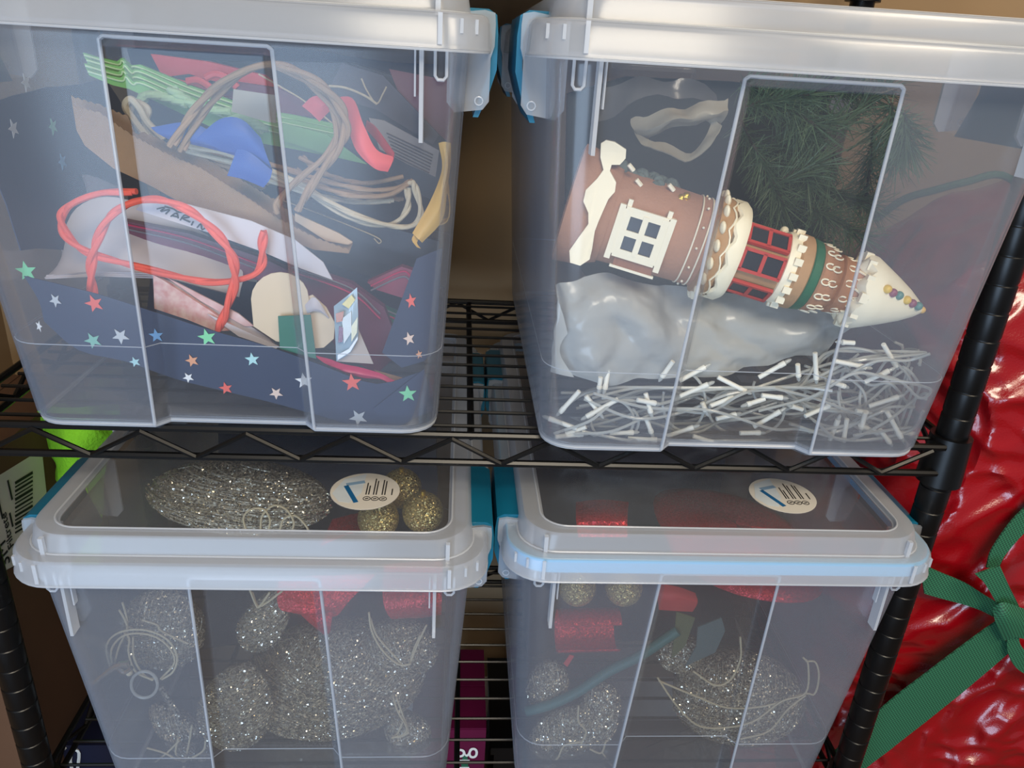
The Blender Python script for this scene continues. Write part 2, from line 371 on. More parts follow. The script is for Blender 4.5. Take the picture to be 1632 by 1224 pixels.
# ------------------------------------------------------------------ bins
def outline(hw, hd, r, p, rec):
    """closed outline, front side has the recessed panel (depth rec) between -p and p; also the back"""
    P = []
    def arc(cx, cy, a0):
        for k in range(7):
            a = a0 + math.pi / 2 * k / 6; P.append((cx + r * math.cos(a), cy + r * math.sin(a)))
    arc(-hw + r, -hd + r, math.pi)                      # front-left corner
    P.extend([(-p - .009, -hd), (-p, -hd + rec), (-p / 3, -hd + rec), (p / 3, -hd + rec), (p, -hd + rec), (p + .009, -hd)])
    arc(hw - r, -hd + r, -math.pi / 2); arc(hw - r, hd - r, 0)
    P.extend([(p + .009, hd), (p, hd - rec), (-p, hd - rec), (-p - .009, hd)])
    arc(-hw + r, hd - r, math.pi / 2)
    return P
PANEL_IDX = set(range(7, 12))
BW0, BW1, BD0, BD1 = .1695, .1870, .230, .259
def make_bin(cx, yfront, zb, hgt, label, gasket=False, sticker=None, yaw=0):
    """yfront: depth of the body's front face at its foot; zb: height of the foot"""
    cy = yfront + BD0
    b = thing('storage_bin', label, 'bin', (cx, cy, zb), 'clear lidded bins on the wire shelves')
    o3 = lambda P, z: [Vector((cx + x, cy + y, zb + z)) for x, y in P]
    hR = hgt * .978; PB = .0577
    lv = [(0, .006, 1), (.003, .0025, 1), (.010, 0, 1), (hgt * .25, 0, 1), (hgt * .5, 0, 1), (hgt * .75, 0, 1), (hR - .004, 0, 1), (hR + .002, 0, 0), (hgt + .004, 0, 0)]
    rings = []
    for z, inset, rec in lv:
        t = z / hgt
        rings.append(o3(outline(BW0 + (BW1 - BW0) * t - inset, BD0 + (BD1 - BD0) * t - inset, .027, PB - .0107 * t, .011 * rec + 1e-5), z))
    mb = MB(); n = len(rings[0]); o = 0
    for r in rings: mb.v += r
    for i in range(len(rings) - 1):
        for k in range(n):
            mb.f.append([i * n + k, i * n + (k + 1) % n, (i + 1) * n + (k + 1) % n, (i + 1) * n + k])
            mb.m.append(1 if (k in PANEL_IDX and 1 < i < 6) else 0)
    mb.f.append(list(range(n))[::-1]); mb.m.append(0)
    body = mb.build('tub', [M_BODY, M_PANEL], b)
    md = body.modifiers.new('wall', 'SOLIDIFY'); md.thickness = .0018; md.offset = 1
    fy = lambda z: cy - (BD0 + (BD1 - BD0) * z / hgt)   # depth of the front face at height z
    pz = lambda z: PB - .0107 * z / hgt
    # raised bead round the recessed panel
    P = [(-pz(.004) - .009, .004), (-pz(hR) - .009, hR), (-pz(hR) - .006, hR + .002), (pz(hR) + .006, hR + .002), (pz(hR) + .009, hR), (pz(.004) + .009, .004)]
    P3 = []
    for (x0, z0), (x1, z1) in zip(P[:-1], P[1:]):
        for q in range(6): t = q / 6; P3.append(Vector((cx + x0 + (x1 - x0) * t, fy(z0 + (z1 - z0) * t) - .0005, zb + z0 + (z1 - z0) * t)))
    P3.append(Vector((cx + P[-1][0], fy(.004) - .0005, zb + .004)))
    MB().tube(P3, .0014, 8).build('panel_bead', M_RIB, b)
    fb = MB()                                            # dense foot edge
    fo = o3(outline(BW0 - .001, BD0 - .001, .027, PB, .011), .0035); fb.tube(fo, .0022, 6, closed=True); fb.build('foot_edge', M_RIB, b)
    MB().tube(o3(outline(BW0 + (BW1 - BW0) * .077 / hgt + .0002, BD0 + (BD1 - BD0) * .077 / hgt + .0002, .027, PB - .0107 * .077 / hgt, .011), .077), .0004, 5, closed=True).build('mould_line', M_RIB, b)
    # hanging ribs under the rim
    for sx in (-1, 1):
        x = cx + sx * (BW1 - .030)
        rb = MB().box((x, fy(hgt - .03) - .0065, zb + hgt - .030), (.0028, .012, .062))
        rb.box((x - sx * .0045, fy(hgt - .012) - .0035, zb + hgt - .016), (.0012, .006, .030))
        rb.build('rim_rib', M_RIB, b)
        xx = x + sx * .013
        MB().tube([(xx - .004, fy(hgt) - .002, zb + hgt), (xx - .004, fy(hgt) - .001, zb + hgt - .017), (xx - .002, fy(hgt) - .001, zb + hgt - .0195), (xx + .002, fy(hgt) - .001, zb + hgt - .0195), (xx + .004, fy(hgt) - .001, zb + hgt - .017), (xx + .004, fy(hgt) - .002, zb + hgt)], .0012, 6).build('rim_loop', M_RIB, b)
    # lid
    zl = zb + hgt; LW, LD = .2035, .279
    def ring(hw, hd, r, z):
        P = []
        for sx, sy, a0 in ((-1, -1, math.pi), (1, -1, 1.5 * math.pi), (1, 1, 0), (-1, 1, .5 * math.pi)):
            for k in range(9):
                a = a0 + math.pi / 2 * k / 8; P.append(Vector((cx + sx * (hw - r) + r * math.cos(a), cy + sy * (hd - r) + r * math.sin(a), zl + z)))
        return P
    prof = [(LW - .0005, LD - .0005, .040, -.0005), (LW + .0008, LD + .0008, .040, .0005), (LW, LD, .040, .003), (LW - .001, LD - .001, .040, .019), (LW - .0035, LD - .0035, .038, .0225), (LW - .0065, LD - .0065, .036, .0232),
            (LW - .0135, LD - .0125, .034, .0232), (LW - .0145, LD - .0135, .034, .026), (LW - .0165, LD - .0145, .034, .037), (LW - .0185, LD - .0165, .033, .0405), (LW - .024, LD - .021, .03, .0412),
            (LW - .0335, LD - .0265, .024, .0412), (LW - .0355, LD - .0285, .022, .0385), (LW - .0365, LD - .0292, .022, .0384)]
    rings = [ring(*q) for q in prof]
    lid = MB().loft(rings, 0).build('lid', [M_LID], b)
    md = lid.modifiers.new('wall', 'SOLIDIFY'); md.thickness = .0016; md.offset = -1
    MB().loft([rings[-1], [p + Vector((0, 0, -.0014)) for p in rings[-1]]], 0, True, True).build('lid_window', M_LIDTOP, b)
    eb = MB()
    for q in (0, 6, 11): eb.tube([p for p in ring(prof[q][0] + .0003, prof[q][1] + .0003, prof[q][2], prof[q][3])], .0009, 6, closed=True)
    eb.build('lid_edge', M_RIB, b)
    for sx in (-1, 1):                                   # moulded webs on the lid corners
        for c_, d_ in (((cx + sx * (LW - .036), cy - LD + .0135, zl + .030), (.0035, .004, .018)), ((cx + sx * (LW - .034), cy - LD - .0004, zl + .0125), (.003, .0012, .019)),
                       ((cx + sx * (LW - .010), cy - LD + .0155, zl + .015), (.0022, .003, .009)), ((cx + sx * (LW - .020), cy - LD + .0072, zl + .015), (.0022, .003, .009))):
            MB().box(c_, d_).build('lid_web', M_RIB, lid)
    if gasket:
        g = MB(); rr = [ring(LW - .0028, LD - .0028, .038, z) for z in (.008, .0212)]; ri = [ring(LW - .0125, LD - .0115, .034, z) for z in (.0212, .008)]
        g.loft(rr + ri + [rr[0]], 0).build('gasket', M_BLUEG, b)
    # clips: two on each long side, with the housing they swing on
    for sx in (-1, 1):
        for yc in (cy - LD + .115, cy + LD - .115):
            X = lambda v: cx + sx * (LW + v)
            prof2 = [(-.020, .0245), (-.019, .0285), (-.001, .0285), (.0050, .025), (.0065, .012), (.0065, -.012), (.001, -.030), (-.006, -.046), (-.010, -.046), (-.004, -.028), (.0018, -.010), (.0022, .010), (-.001, .0228), (-.006, .0245)]
            MB().prism([(X(a), yc - .052, zl + z) for a, z in prof2], (0, .104, 0)).build('clip', M_TEAL, b)
            for ye in (yc - .0575, yc + .0545):
                hp = [(-.030, .024), (-.004, .0275), (.0035, .026), (.0042, .019), (.0040, .004), (.0015, -.004), (.0015, -.034), (-.003, -.040), (-.024, -.043), (-.030, -.036)]
                h = MB().prism([(X(a), ye, zl + z) for a, z in hp], (0, .003, 0)).build('clip_housing', M_LID, b)
                MB().tube([(X(-.006) + .003 * math.cos(a), ye - .0006, zl - .034 + .003 * math.sin(a)) for a in [k * math.pi / 6 for k in range(12)]], .0006, 6, closed=True).build('hinge_ring', M_RIB, h)
    if sticker:
        c = sticker; R_ = .0325; zt = zl + .0389
        def dk(r, z, n=40): return [Vector((c[0] + r * math.cos(2 * math.pi * k / n), c[1] + r * math.sin(2 * math.pi * k / n), z)) for k in range(n)]
        st = MB().loft([dk(R_, zt - .0004), dk(R_, zt)], 0, True, True).build('sticker', M_LABEL, b, smooth=False)
        pr = MB(); D = lambda x, y: Vector((c[0] + x, c[1] + y, zt + .0001)); up = (0, 0, .0002)
        def bar(x0, y0, x1, y1, wd, mi):
            a, e = Vector((x0, y0, 0)), Vector((x1, y1, 0)); n_ = (e - a).orthogonal() if False else Vector((-(y1 - y0), x1 - x0, 0)).normalized() * wd / 2
            pr.prism([D(*(a + n_).xy), D(*(a - n_).xy), D(*(e - n_).xy), D(*(e + n_).xy)], up, mi)
        pr.prism([D(-.030, -.006), D(-.022, .020), D(-.002, .031), D(-.003, -.004), D(-.012, -.022), D(-.022, -.020)], (0, 0, .0001), 1)
        bar(-.019, .010, -.002, .016, .005, 2); bar(-.019, .008, -.006, -.021, .0045, 3)
        for x_, y1 in ((.0015, .014), (.004, .009), (.0085, .022), (.011, .018), (.0165, .020), (.019, .018), (.0255, .004)): bar(x_, -.007, x_, y1, .0011, 0)
        for x_ in (.003, .0105, .018):
            pr.tube([D(x_ + .0033 * math.cos(a), -.014 + .0033 * math.sin(a)) for a in [k * math.pi / 8 for k in range(16)]], .0004, 5, 0, closed=True)
            bar(x_ - .0015, -.0145, x_ + .0015, -.0135, .0014, 0)
        pr.build('sticker_print', [M_INK, mat('pale_blue_print', (196, 206, 214), .6, scale=90, var=.15), mat('grey_blue_print', (120, 150, 178), .6), mat('deep_blue_print', (24, 92, 142), .5)], st, smooth=False)
    return b
HU, HL = .311, .3225
def STK(x, y): p = WZ(x, y, ZL - ZC + HL + .0389); return (p.x, p.y)
UL = make_bin(-.1855, .604, ZU, HU, 'clear lidded bin of folded paper gift bags, on the upper wire shelf')
UR = make_bin(.2470, .582, ZU, HU, 'clear lidded bin holding a gingerbread tower and string lights, on the upper wire shelf')
LL = make_bin(-.1685, .589, ZL, HL, 'clear lidded bin of silver mesh ornaments with white gasket, under the bin of paper bags', sticker=STK(582, 782))
LR = make_bin(.2530, .603, ZL, HL, 'clear lidded bin of red ribbons and mesh ornaments with sky blue gasket under its rim', gasket=True, sticker=STK(1247, 789))
#CONTENTS
# ------------------------------------------------------------------ generic makers for the contents
def pts(P, Y): return [W(p[0], p[1], p[2] if len(p) > 2 else Y) for p in P]
def slab(name, P, Y, th, mt, parent=None, **k): return MB().prism(pts(P, Y), (0, th, 0)).build(name, mt, parent, smooth=False, **k)
def star(px, py, r, Y, mt, parent, rot=0, sq=1):
    c = W(px, py, Y); s = PX(Y, px, py) * r; P = []
    for k in range(10):
        a = math.pi / 2 + rot + k * math.pi / 5; q = s * (1 if k % 2 == 0 else .42); P.append(c + Vector((q * math.cos(a) * sq, 0, q * math.sin(a))))
    o = MB().prism(P, (0, .0004, 0)).build('star', mt, parent, smooth=False); return o
def rope(name, P, Y, r, mt, parent=None, n=40, sides=8, twist=0, **k):
    c = path(P, n, Y); mb = MB()
    if twist:
        for s in range(2):
            q = []
            for i, p in enumerate(c):
                a = i * twist + s * math.pi; q.append(p + Vector((math.cos(a), math.sin(a), math.cos(a) * .3)) * r * .55)
            mb.tube(q, r * .72, sides)
    else: mb.tube(c, r, sides)
    return mb.build(name, mt, parent, **k)
def base(P, Y): return W(P[0], P[1], Y)
IN1 = 'inside the left upper bin'

# ================================================================== upper left bin: paper bags
CLAMP[0] = (-.350, -.009)
# navy star bag lying open towards us
g = thing('gift_bag', 'big navy paper gift bag printed with coloured stars, lying open under all the other bags', 'gift bag', W(380, 640, .70))
YN = .6245
MB().surf(rows([(38, 440, YN), (90, 452, YN), (160, 470, YN), (245, 497, YN), (335, 526, YN), (430, 553, YN), (520, 585, YN), (600, 612, YN), (672, 592, YN)],
               [(62, 480, YN), (110, 505, YN), (180, 520, YN), (260, 545, YN), (345, 570, YN), (435, 595, YN), (520, 620, YN), (605, 640, YN), (688, 615, YN)],
               [(70, 512, YN), (125, 558, YN), (200, 576, YN), (280, 604, YN), (360, 624, YN), (435, 642, YN), (515, 664, YN), (600, 684, YN), (690, 655, YN)]), 24, 6, .0008).build('front_panel', M_NAVY, g)
V3 = lambda x, y, z: Vector((x, y, ZC + z))
MB().surf([[V3(-.356, .60, -.062), V3(-.362, .70, -.055), V3(-.356, .85, -.05)], [V3(-.350, .61, -.10), V3(-.358, .70, -.10), V3(-.352, .88, -.09)], [V3(-.343, .618, -.165), V3(-.346, .72, -.19), V3(-.342, .90, -.2)]], 14, 8, .0008, jit=.004, jsc=20).build('side_panel', M_NAVY, g)
slab('side_panel', [(705, 395), (664, 412), (609, 562), (640, 586), (675, 576), (694, 560)], .640, .0010, M_NAVY, g)
slab('side_panel', [(676, 588), (594, 652), (620, 688), (690, 652)], .6215, .0008, M_NAVY, g)
MB().surf([[V3(-.35, .90, -.02), V3(-.2, .95, -.015), V3(-.03, .92, -.02)], [V3(-.34, .92, -.15), V3(-.2, .96, -.15), V3(-.03, .93, -.15)], [V3(-.33, .80, -.30), V3(-.2, .84, -.305), V3(-.035, .82, -.30)]], 14, 10, .001, jit=.008, jsc=12).build('back_panel', M_NAVY, g)
SC = {k: mat('star_' + k, v, .6, var=.05) for k, v in dict(green=(130, 216, 160), red=(240, 100, 84), grey=(196, 200, 204), white=(240, 238, 236), blue=(110, 160, 205), orange=(226, 158, 118), cyan=(176, 220, 222), peach=(238, 208, 190), teal=(130, 190, 170)).items()}
for px, py, r, c, ro, sq in ((150, 484, 15, 'red', .3, 1), (88, 479, 12, 'grey', .5, .8), (62, 520, 10, 'white', .9, .5), (148, 543, 14, 'teal', .4, 1), (192, 536, 14, 'grey', .6, 1), (249, 535, 12, 'blue', .1, 1), (215, 577, 9, 'cyan', .3, 1), (330, 538, 15, 'green', .2, 1), (306, 575, 11, 'orange', .3, 1), (402, 573, 12, 'cyan', .1, 1), (300, 602, 9, 'white', .5, 1), (360, 619, 11, 'red', .2, 1), (440, 627, 11, 'peach', .6, 1), (484, 607, 14, 'white', .1, 1), (561, 610, 16, 'red', .1, 1), (571, 666, 15, 'grey', .5, 1)):
    star(px, py, r, YN - .0009, SC[c], g, ro, sq)
for px, py, r, c, ro, sq in ((652, 540, 12, 'peach', .3, .8), (655, 480, 13, 'red', .2, .7), (668, 565, 8, 'orange', .3, .7)): star(px, py, r, .6385, SC[c], g, ro, sq)
star(650, 628, 15, .6205, SC['green'], g, .1); star(35, 432, 17, .634, SC['green'], g, .1)
for px, py, r, c in ((85, 202, 11, 'teal'), (42, 132, 9, 'grey'), (22, 205, 10, 'grey'), (100, 258, 8, 'blue')):
    q = WX(px, py, -.351 + (py - 130) * .00004); s_ = .0075; MB().prism([q + Vector((0, s_ * (1 if i % 2 == 0 else .42) * math.cos(.6 + i * math.pi / 5), s_ * (1 if i % 2 == 0 else .42) * math.sin(.6 + i * math.pi / 5))) for i in range(10)], (-.0004, 0, 0)).build('star', SC[c], g, smooth=False)

# dark bags deep in the stack
k = thing('gift_bag', 'black paper gift bag crossing behind the kraft rope handles', 'gift bag', W(560, 480, .78), 'dark gift bags')
for i, (dy, Y) in enumerate(((0, .735), (26, .75), (52, .765))):
    slab('bag_panel', [(440, 300 + dy), (560, 345 + dy), (700, 385 + dy), (696, 420 + dy), (560, 380 + dy), (450, 345 + dy)], Y, .010, M_DARKBAG, k)
rope('edge_cord', [(447, 318), (520, 345), (600, 378), (604, 388), (596, 380)], .733, .0006, M_CREAM, k)
k = thing('gift_bag', 'black paper gift bag high behind the coral ribbon with a thin white cord', 'gift bag', W(600, 200, .84), 'dark gift bags')
slab('bag_panel', [(300, 96), (560, 100), (720, 150), (725, 330), (640, 300), (520, 200), (330, 150)], .84, .014, M_DARKBAG, k)
slab('bag_panel', [(545, 100), (610, 120), (700, 215), (690, 230), (600, 175), (520, 150)], .83, .006, mat('slate_paper', (66, 62, 74), .5), k)
slab('bag_panel', [(620, 110), (725, 130), (725, 230), (712, 225), (640, 160)], .835, .006, mat('dusky_red_paper', (120, 58, 66), .5), k)
rope('handle_cord', [(524, 137), (550, 140), (580, 152), (601, 166)], .80, .0012, M_CREAM, k); rope('handle_cord', [(576, 125), (585, 145), (600, 165), (610, 150), (616, 138)], .81, .0008, M_CREAM, k)
rope('handle_cord', [(412, 118), (450, 140), (486, 162), (540, 205)], .78, .0008, M_CREAM, k)

# red bag
k = thing('gift_bag', 'red paper gift bag poking out above the pale green bags', 'gift bag', W(320, 150, .80))
slab('bag_panel', [(240, 86), (330, 98), (420, 120), (470, 165), (380, 160), (330, 148), (262, 128)], .80, .012, M_RED, k)
slab('bag_panel', [(360, 128), (440, 140), (500, 168), (520, 190), (440, 178), (350, 150)], .79, .008, M_WINE, k)
rope('handle_cord', [(298, 130), (315, 128), (330, 136), (345, 150)], .775, .0035, M_RED, k); rope('handle_cord', [(328, 124), (345, 118), (365, 126), (378, 140)], .778, .0035, M_RED, k)
slab('bag_edge', [(268, 122), (300, 118), (370, 138), (372, 146), (300, 130)], .782, .002, M_INK, k); slab('bag_edge', [(270, 134), (330, 150), (345, 166), (300, 152)], .780, .002, mat('rust_paper', (150, 66, 52), .6), k)

# pale green bags, folded flat: four bags
for i, (dx, dy, Y) in enumerate(((0, 0, .775), (4, 8, .765), (2, 17, .755), (6, 26, .745))):
    k = thing('folded_bag', ['topmost pale green paper bag of the folded green stack', 'second pale green paper bag from the top of the folded green stack', 'third pale green paper bag from the top of the folded green stack', 'lowest pale green paper bag of the folded stack, with braided rope handles'][i], 'paper bag', W(330, 180 + dy, Y), 'folded pale green bags')
    slab('bag_panel', [(132 + dx, 84 + dy), (150, 90 + dy), (186 + dx, 98 + dy), (194 + dx, 92 + dy), (206 + dx, 104 + dy), (222 + dx, 103 + dy), (300, 135 + dy), (400, 172 + dy), (470, 184 + dy), (535, 198 + dy), (530, 224 + dy), (470, 212 + dy), (380, 196 + dy), (300, 160 + dy), (200 + dx, 116 + dy), (180, 110 + dy), (136 + dx, 94 + dy)], Y, .006, M_LGREEN, k)
    rope('bag_edge', [(134 + dx, 88 + dy, Y - .0008), (186 + dx, 103 + dy, Y - .0008), (194 + dx, 97 + dy, Y - .0008), (206 + dx, 109 + dy, Y - .0008), (222 + dx, 108 + dy, Y - .0008), (300, 140 + dy, Y - .0008), (420, 180 + dy, Y - .0008), (532, 205 + dy, Y - .0008)], Y, .0008, mat('mint_paper_edge', (206, 240, 190), .6), k, n=60, sides=5)
    if i == 3:
        slab('gusset', [(450, 196), (520, 214), (585, 262), (540, 252), (452, 225)], .742, .003, M_LGREEN, k)
        rope('rope_handle', [(226, 160), (232, 152), (248, 152), (275, 158), (300, 166)], .735, .0045, M_GROPE, k, twist=.5)
        rope('rope_handle', [(274, 142), (285, 152), (302, 163), (322, 172), (345, 176), (372, 178)], .735, .0042, M_GROPE, k, twist=.5)
        rope('rope_handle', [(362, 192), (385, 186), (405, 196), (420, 208)], .735, .0042, M_GROPE, k, twist=.5)

# grey gift tag
slab('t', [(372, 142), (440, 152), (440, 196), (425, 194), (369, 178)], .70, .0012, mat('pale_grey_card', (186, 184, 176), .7, var=.05)).name = 'gift_tag'
tag(bpy.data.objects['gift_tag'], 'small blank grey card tag lying on the green bags beside the panel edge', 'gift tag')
# printed slip
k = thing('printed_slip', 'grey paper slip with lines of tiny print, right of the coral ribbon', 'paper', W(650, 250, .80))
SL = [(588, 188), (612, 192), (700, 240), (694, 282), (650, 262), (605, 238)]
slab('sheet', SL, .775, .003, mat('grey_newsprint', (150, 140, 134), .7), k)
for i in range(7): rope('print_line', [(616 + i * 2, 212 + i * 7 - i), (690 - i, 247 + i * 4.8)], .7742, .0006, mat('print_grey', (92, 86, 84), .7), k, n=2, sides=4)

# kraft bag with twine handles
k = thing('kraft_bag', 'brown kraft paper bag with pinked edge and twine handles', 'paper bag', W(330, 380, .68))
def pinked(P, step=5, amp=1.6):
    o = []
    for a, b in zip(P[:-1], P[1:]):
        L_ = math.dist(a, b); n = max(1, int(L_ / step))
        for i in range(n): t = i / n; o.append((a[0] + (b[0] - a[0]) * t + (amp if i % 2 else -amp) * .4, a[1] + (b[1] - a[1]) * t + (amp if i % 2 else -amp)))
    return o + [P[-1]]
top = pinked([(116, 168), (160, 180), (205, 212), (255, 240), (320, 268), (390, 312), (440, 346), (500, 378), (556, 398)])
slab('front_panel', top + [(556, 404), (500, 398), (440, 374), (380, 352), (300, 330), (240, 296), (180, 268), (135, 232), (122, 208)], .662, .0014, M_KRAFT, k)
top2 = pinked([(114, 154), (160, 168), (204, 186), (215, 214), (230, 212), (330, 254), (440, 320), (465, 342), (562, 388)])
slab('back_panel', top2 + [(556, 404), (440, 352), (330, 276), (200, 216), (116, 172)], .676, .0014, M_KRAFT, k)
slab('fold', [(470, 340), (540, 372), (562, 386), (555, 390), (520, 384), (470, 352)], .668, .002, mat('light_kraft', (196, 164, 130), .8), k)
rope('twine_handle', [(274, 232), (300, 190), (330, 152), (370, 122), (425, 103), (470, 112), (515, 138), (545, 175), (551, 212), (532, 248), (502, 288), (474, 336)], .640, .0034, M_TWINE, k, n=90, twist=.34)
rope('twine_handle', [(290, 240), (310, 200), (345, 155), (385, 118), (430, 104), (480, 124), (520, 158), (538, 200), (524, 244), (480, 282), (446, 318), (440, 340)], .648, .0030, M_TWINE, k, n=90, twist=.34)

# rope handle loops
k = thing('rope_bundle', 'bundle of cream rope bag handles sweeping right to a looped end', 'rope', W(560, 330, .68))
for i, P in enumerate(([(300, 232), (380, 250), (470, 290), (560, 340), (640, 362), (670, 345), (662, 300), (655, 290)], [(300, 240), (400, 268), (480, 300), (560, 348), (620, 358), (648, 335), (650, 300)], [(310, 252), (400, 276), (490, 292), (560, 312), (620, 310), (655, 290)], [(330, 244), (430, 262), (500, 284), (580, 302), (630, 300), (655, 288)], [(340, 262), (420, 284), (500, 310), (570, 322), (625, 320)], [(480, 250), (520, 278), (580, 292), (640, 282)], [(470, 270), (520, 300), (600, 312), (640, 318)], [(318, 262), (370, 272), (430, 292)], [(310, 268), (366, 282), (420, 300)], [(306, 246), (360, 262), (440, 284)])):
    rope('rope_strand', P, .668 + .006 * i, .0026, M_TWINE if i in (2, 3, 5, 6) else M_CREAM, k, n=50, twist=.45)
k = thing('rope_loop', 'pair of cream rope loops at the left end of the kraft bag', 'rope', W(230, 230, .70))
for i, P in enumerate(([(262, 222), (235, 195), (222, 172), (208, 158), (200, 170), (214, 192), (240, 226)], [(250, 226), (232, 198), (236, 176), (225, 166), (212, 164), (206, 182)])): rope('rope_strand', P, .695 + .006 * i, .0030, M_CREAM, k, n=40)

# blue ribbon
k = thing('blue_ribbon', 'royal blue grosgrain ribbon draped over the cream rope handles', 'ribbon', W(350, 290, .65))
MB().surf(rows([(240, 203, .654), (300, 195, .650), (345, 215, .652), (420, 262, .650)], [(250, 212, .652), (320, 226, .647), (375, 240, .648), (425, 268, .648)], [(268, 222, .654), (330, 236, .652), (385, 252, .652), (432, 276, .65)]), 14, 5, .0008).build('ribbon_loop', M_BLUER, k)
MB().surf(rows([(312, 222, .642), (350, 190, .638), (385, 190, .638), (416, 220, .64)], [(330, 228, .640), (365, 212, .634), (395, 218, .634), (425, 248, .638)], [(352, 240, .642), (385, 246, .64), (410, 256, .64), (434, 272, .642)]), 12, 5, .0008).build('ribbon_loop', M_BLUER, k)
MB().surf(rows([(378, 236, .639), (400, 244, .637), (434, 272, .638)], [(370, 258, .636), (395, 266, .634), (430, 286, .636)], [(362, 280, .639), (388, 286, .638), (420, 299, .639)]), 10, 5, .0008).build('ribbon_tail', M_BLUER, k)
# coral ribbon
k = thing('coral_ribbon', 'coral red ribbon strip curling down over the dark bags, behind the twine arch', 'ribbon', W(560, 260, .66))
MB().surf(rows([(481, 169, .67), (498, 154, .66), (520, 152, .662)], [(495, 180, .665), (515, 168, .656), (532, 164, .66)], [(509, 194, .67), (525, 178, .664), (532, 176, .668)]), 8, 4, .0008).build('ribbon_end', M_CORAL, k)
MB().surf(rows([(520, 160, .668), (560, 156, .660), (580, 200, .658), (600, 238, .660), (628, 250, .664)], [(530, 180, .67), (556, 182, .662), (572, 220, .656), (592, 254, .656), (624, 262, .660)], [(545, 196, .674), (554, 205, .666), (568, 240, .660), (596, 268, .658), (618, 274, .662)]), 20, 5, .0008).build('ribbon_strip', M_CORAL, k)
MB().surf(rows([(584, 192, .675), (600, 205, .67), (628, 244, .662)], [(582, 205, .678), (598, 222, .674), (626, 258, .664)]), 8, 3, .0008).build('ribbon_fold', mat('coral_ribbon_back', (196, 56, 62), .5), k)
# yellow ribbon
k = thing('yellow_ribbon', 'mustard yellow satin ribbon hanging in the right corner of the paper bag bin', 'ribbon', W(690, 390, .66))
MB().surf(rows([(700, 228, .664), (706, 262, .660), (700, 290, .658), (682, 330, .652), (658, 372, .65)], [(708, 226, .660), (712, 262, .655), (706, 296, .652), (694, 340, .646), (666, 380, .646)], [(719, 228, .662), (718, 262, .66), (712, 296, .656), (704, 350, .65), (672, 386, .65)]), 20, 5, .0008).build('ribbon_strip', M_YELLOW, k)
MB().surf(rows([(706, 290, .668), (716, 320, .662), (712, 352, .66), (690, 360, .66)], [(714, 288, .670), (720, 320, .668), (716, 345, .668), (700, 350, .668)]), 12, 3, .0008).build('ribbon_loop', M_YELLOW, k)
MB().surf(rows([(662, 370, .650), (656, 382, .648), (664, 394, .65)], [(672, 376, .652), (664, 386, .650), (670, 396, .652)]), 6, 3, .0008).build('ribbon_end', M_YELLOW, k)

# white bag with orange cord handles
k = thing('gift_bag', 'white and pink paper bag with thick orange twisted cord handles', 'gift bag', W(240, 440, .68))
MB().surf(rows([(60, 415, .70), (75, 380, .70), (120, 330, .71), (180, 310, .715), (260, 330, .71)], [(60, 430, .68), (120, 400, .68), (190, 385, .685), (260, 395, .69), (380, 420, .695)], [(60, 441, .665), (140, 436, .662), (230, 438, .664), (300, 450, .668), (380, 470, .675)]), 18, 8, .0014, jit=.004, jsc=25).build('front_panel', M_WPAPER, k)
MB().surf(rows([(20, 300, .76), (80, 285, .76), (130, 282, .755), (200, 296, .75)], [(36, 350, .75), (90, 330, .745), (140, 322, .74), (210, 330, .735)], [(40, 400, .74), (90, 370, .735), (140, 352, .73), (215, 352, .725)]), 12, 6, .0014, jit=.006, jsc=25).build('back_panel', M_GPAPER, k)
slab('inner_panel', [(160, 398), (210, 382), (300, 388), (400, 410), (410, 450), (350, 440), (240, 432), (160, 405)], .700, .002, mat('cream_grey_card', (190, 182, 172), .7), k)
for i in range(3): slab('bag_edge', [(62, 438 + i * 2.2), (160, 432 + i * 3), (250, 436 + i * 3), (250, 438 + i * 3), (160, 434.5 + i * 3), (62, 440 + i * 2.2)], .6625 - .001 * i, .001, M_WPAPER, k)
rope('orange_handle', [(148, 474), (145, 430), (152, 392), (172, 350), (205, 325), (250, 318), (300, 335), (345, 372), (370, 410), (374, 450), (360, 496), (348, 526)], .637, .0036, M_ORANGE, k, n=100, twist=.3)
rope('orange_handle', [(214, 306), (160, 308), (115, 325), (98, 345), (106, 375), (140, 402), (200, 420), (280, 440), (340, 450), (395, 442), (416, 425), (418, 395), (420, 368)], .642, .0034, M_ORANGE, k, n=100, twist=.3)
# tag strip with handwriting
k = thing('name_tag_strip', 'long white paper strip with black handwritten capitals, below the kraft bag', 'gift tag', W(370, 400, .66))
slab('strip', [(216, 334), (234, 316), (300, 326), (400, 352), (470, 382), (515, 418), (530, 446), (480, 428), (420, 402), (330, 370), (260, 348)], .652, .0012, M_WPAPER, k)
def stroke(P): rope('handwriting', P, .6512, .0006, M_INK, k, n=max(2, 3 * len(P)), sides=5)
for P in ([(250, 333), (262, 331), (256, 337), (270, 334), (264, 341)], [(272, 345), (281, 340), (284, 348)], [(275, 344), (284, 346)], [(287, 351), (294, 343), (302, 346), (291, 348), (303, 354)], [(308, 353), (305, 359)], [(314, 363), (320, 357), (322, 366), (331, 360)], [(345, 365), (334, 365), (340, 368), (332, 371)], [(262, 329), (276, 333), (284, 338), (294, 338)], [(300, 342), (312, 345), (318, 350)]): stroke(P)
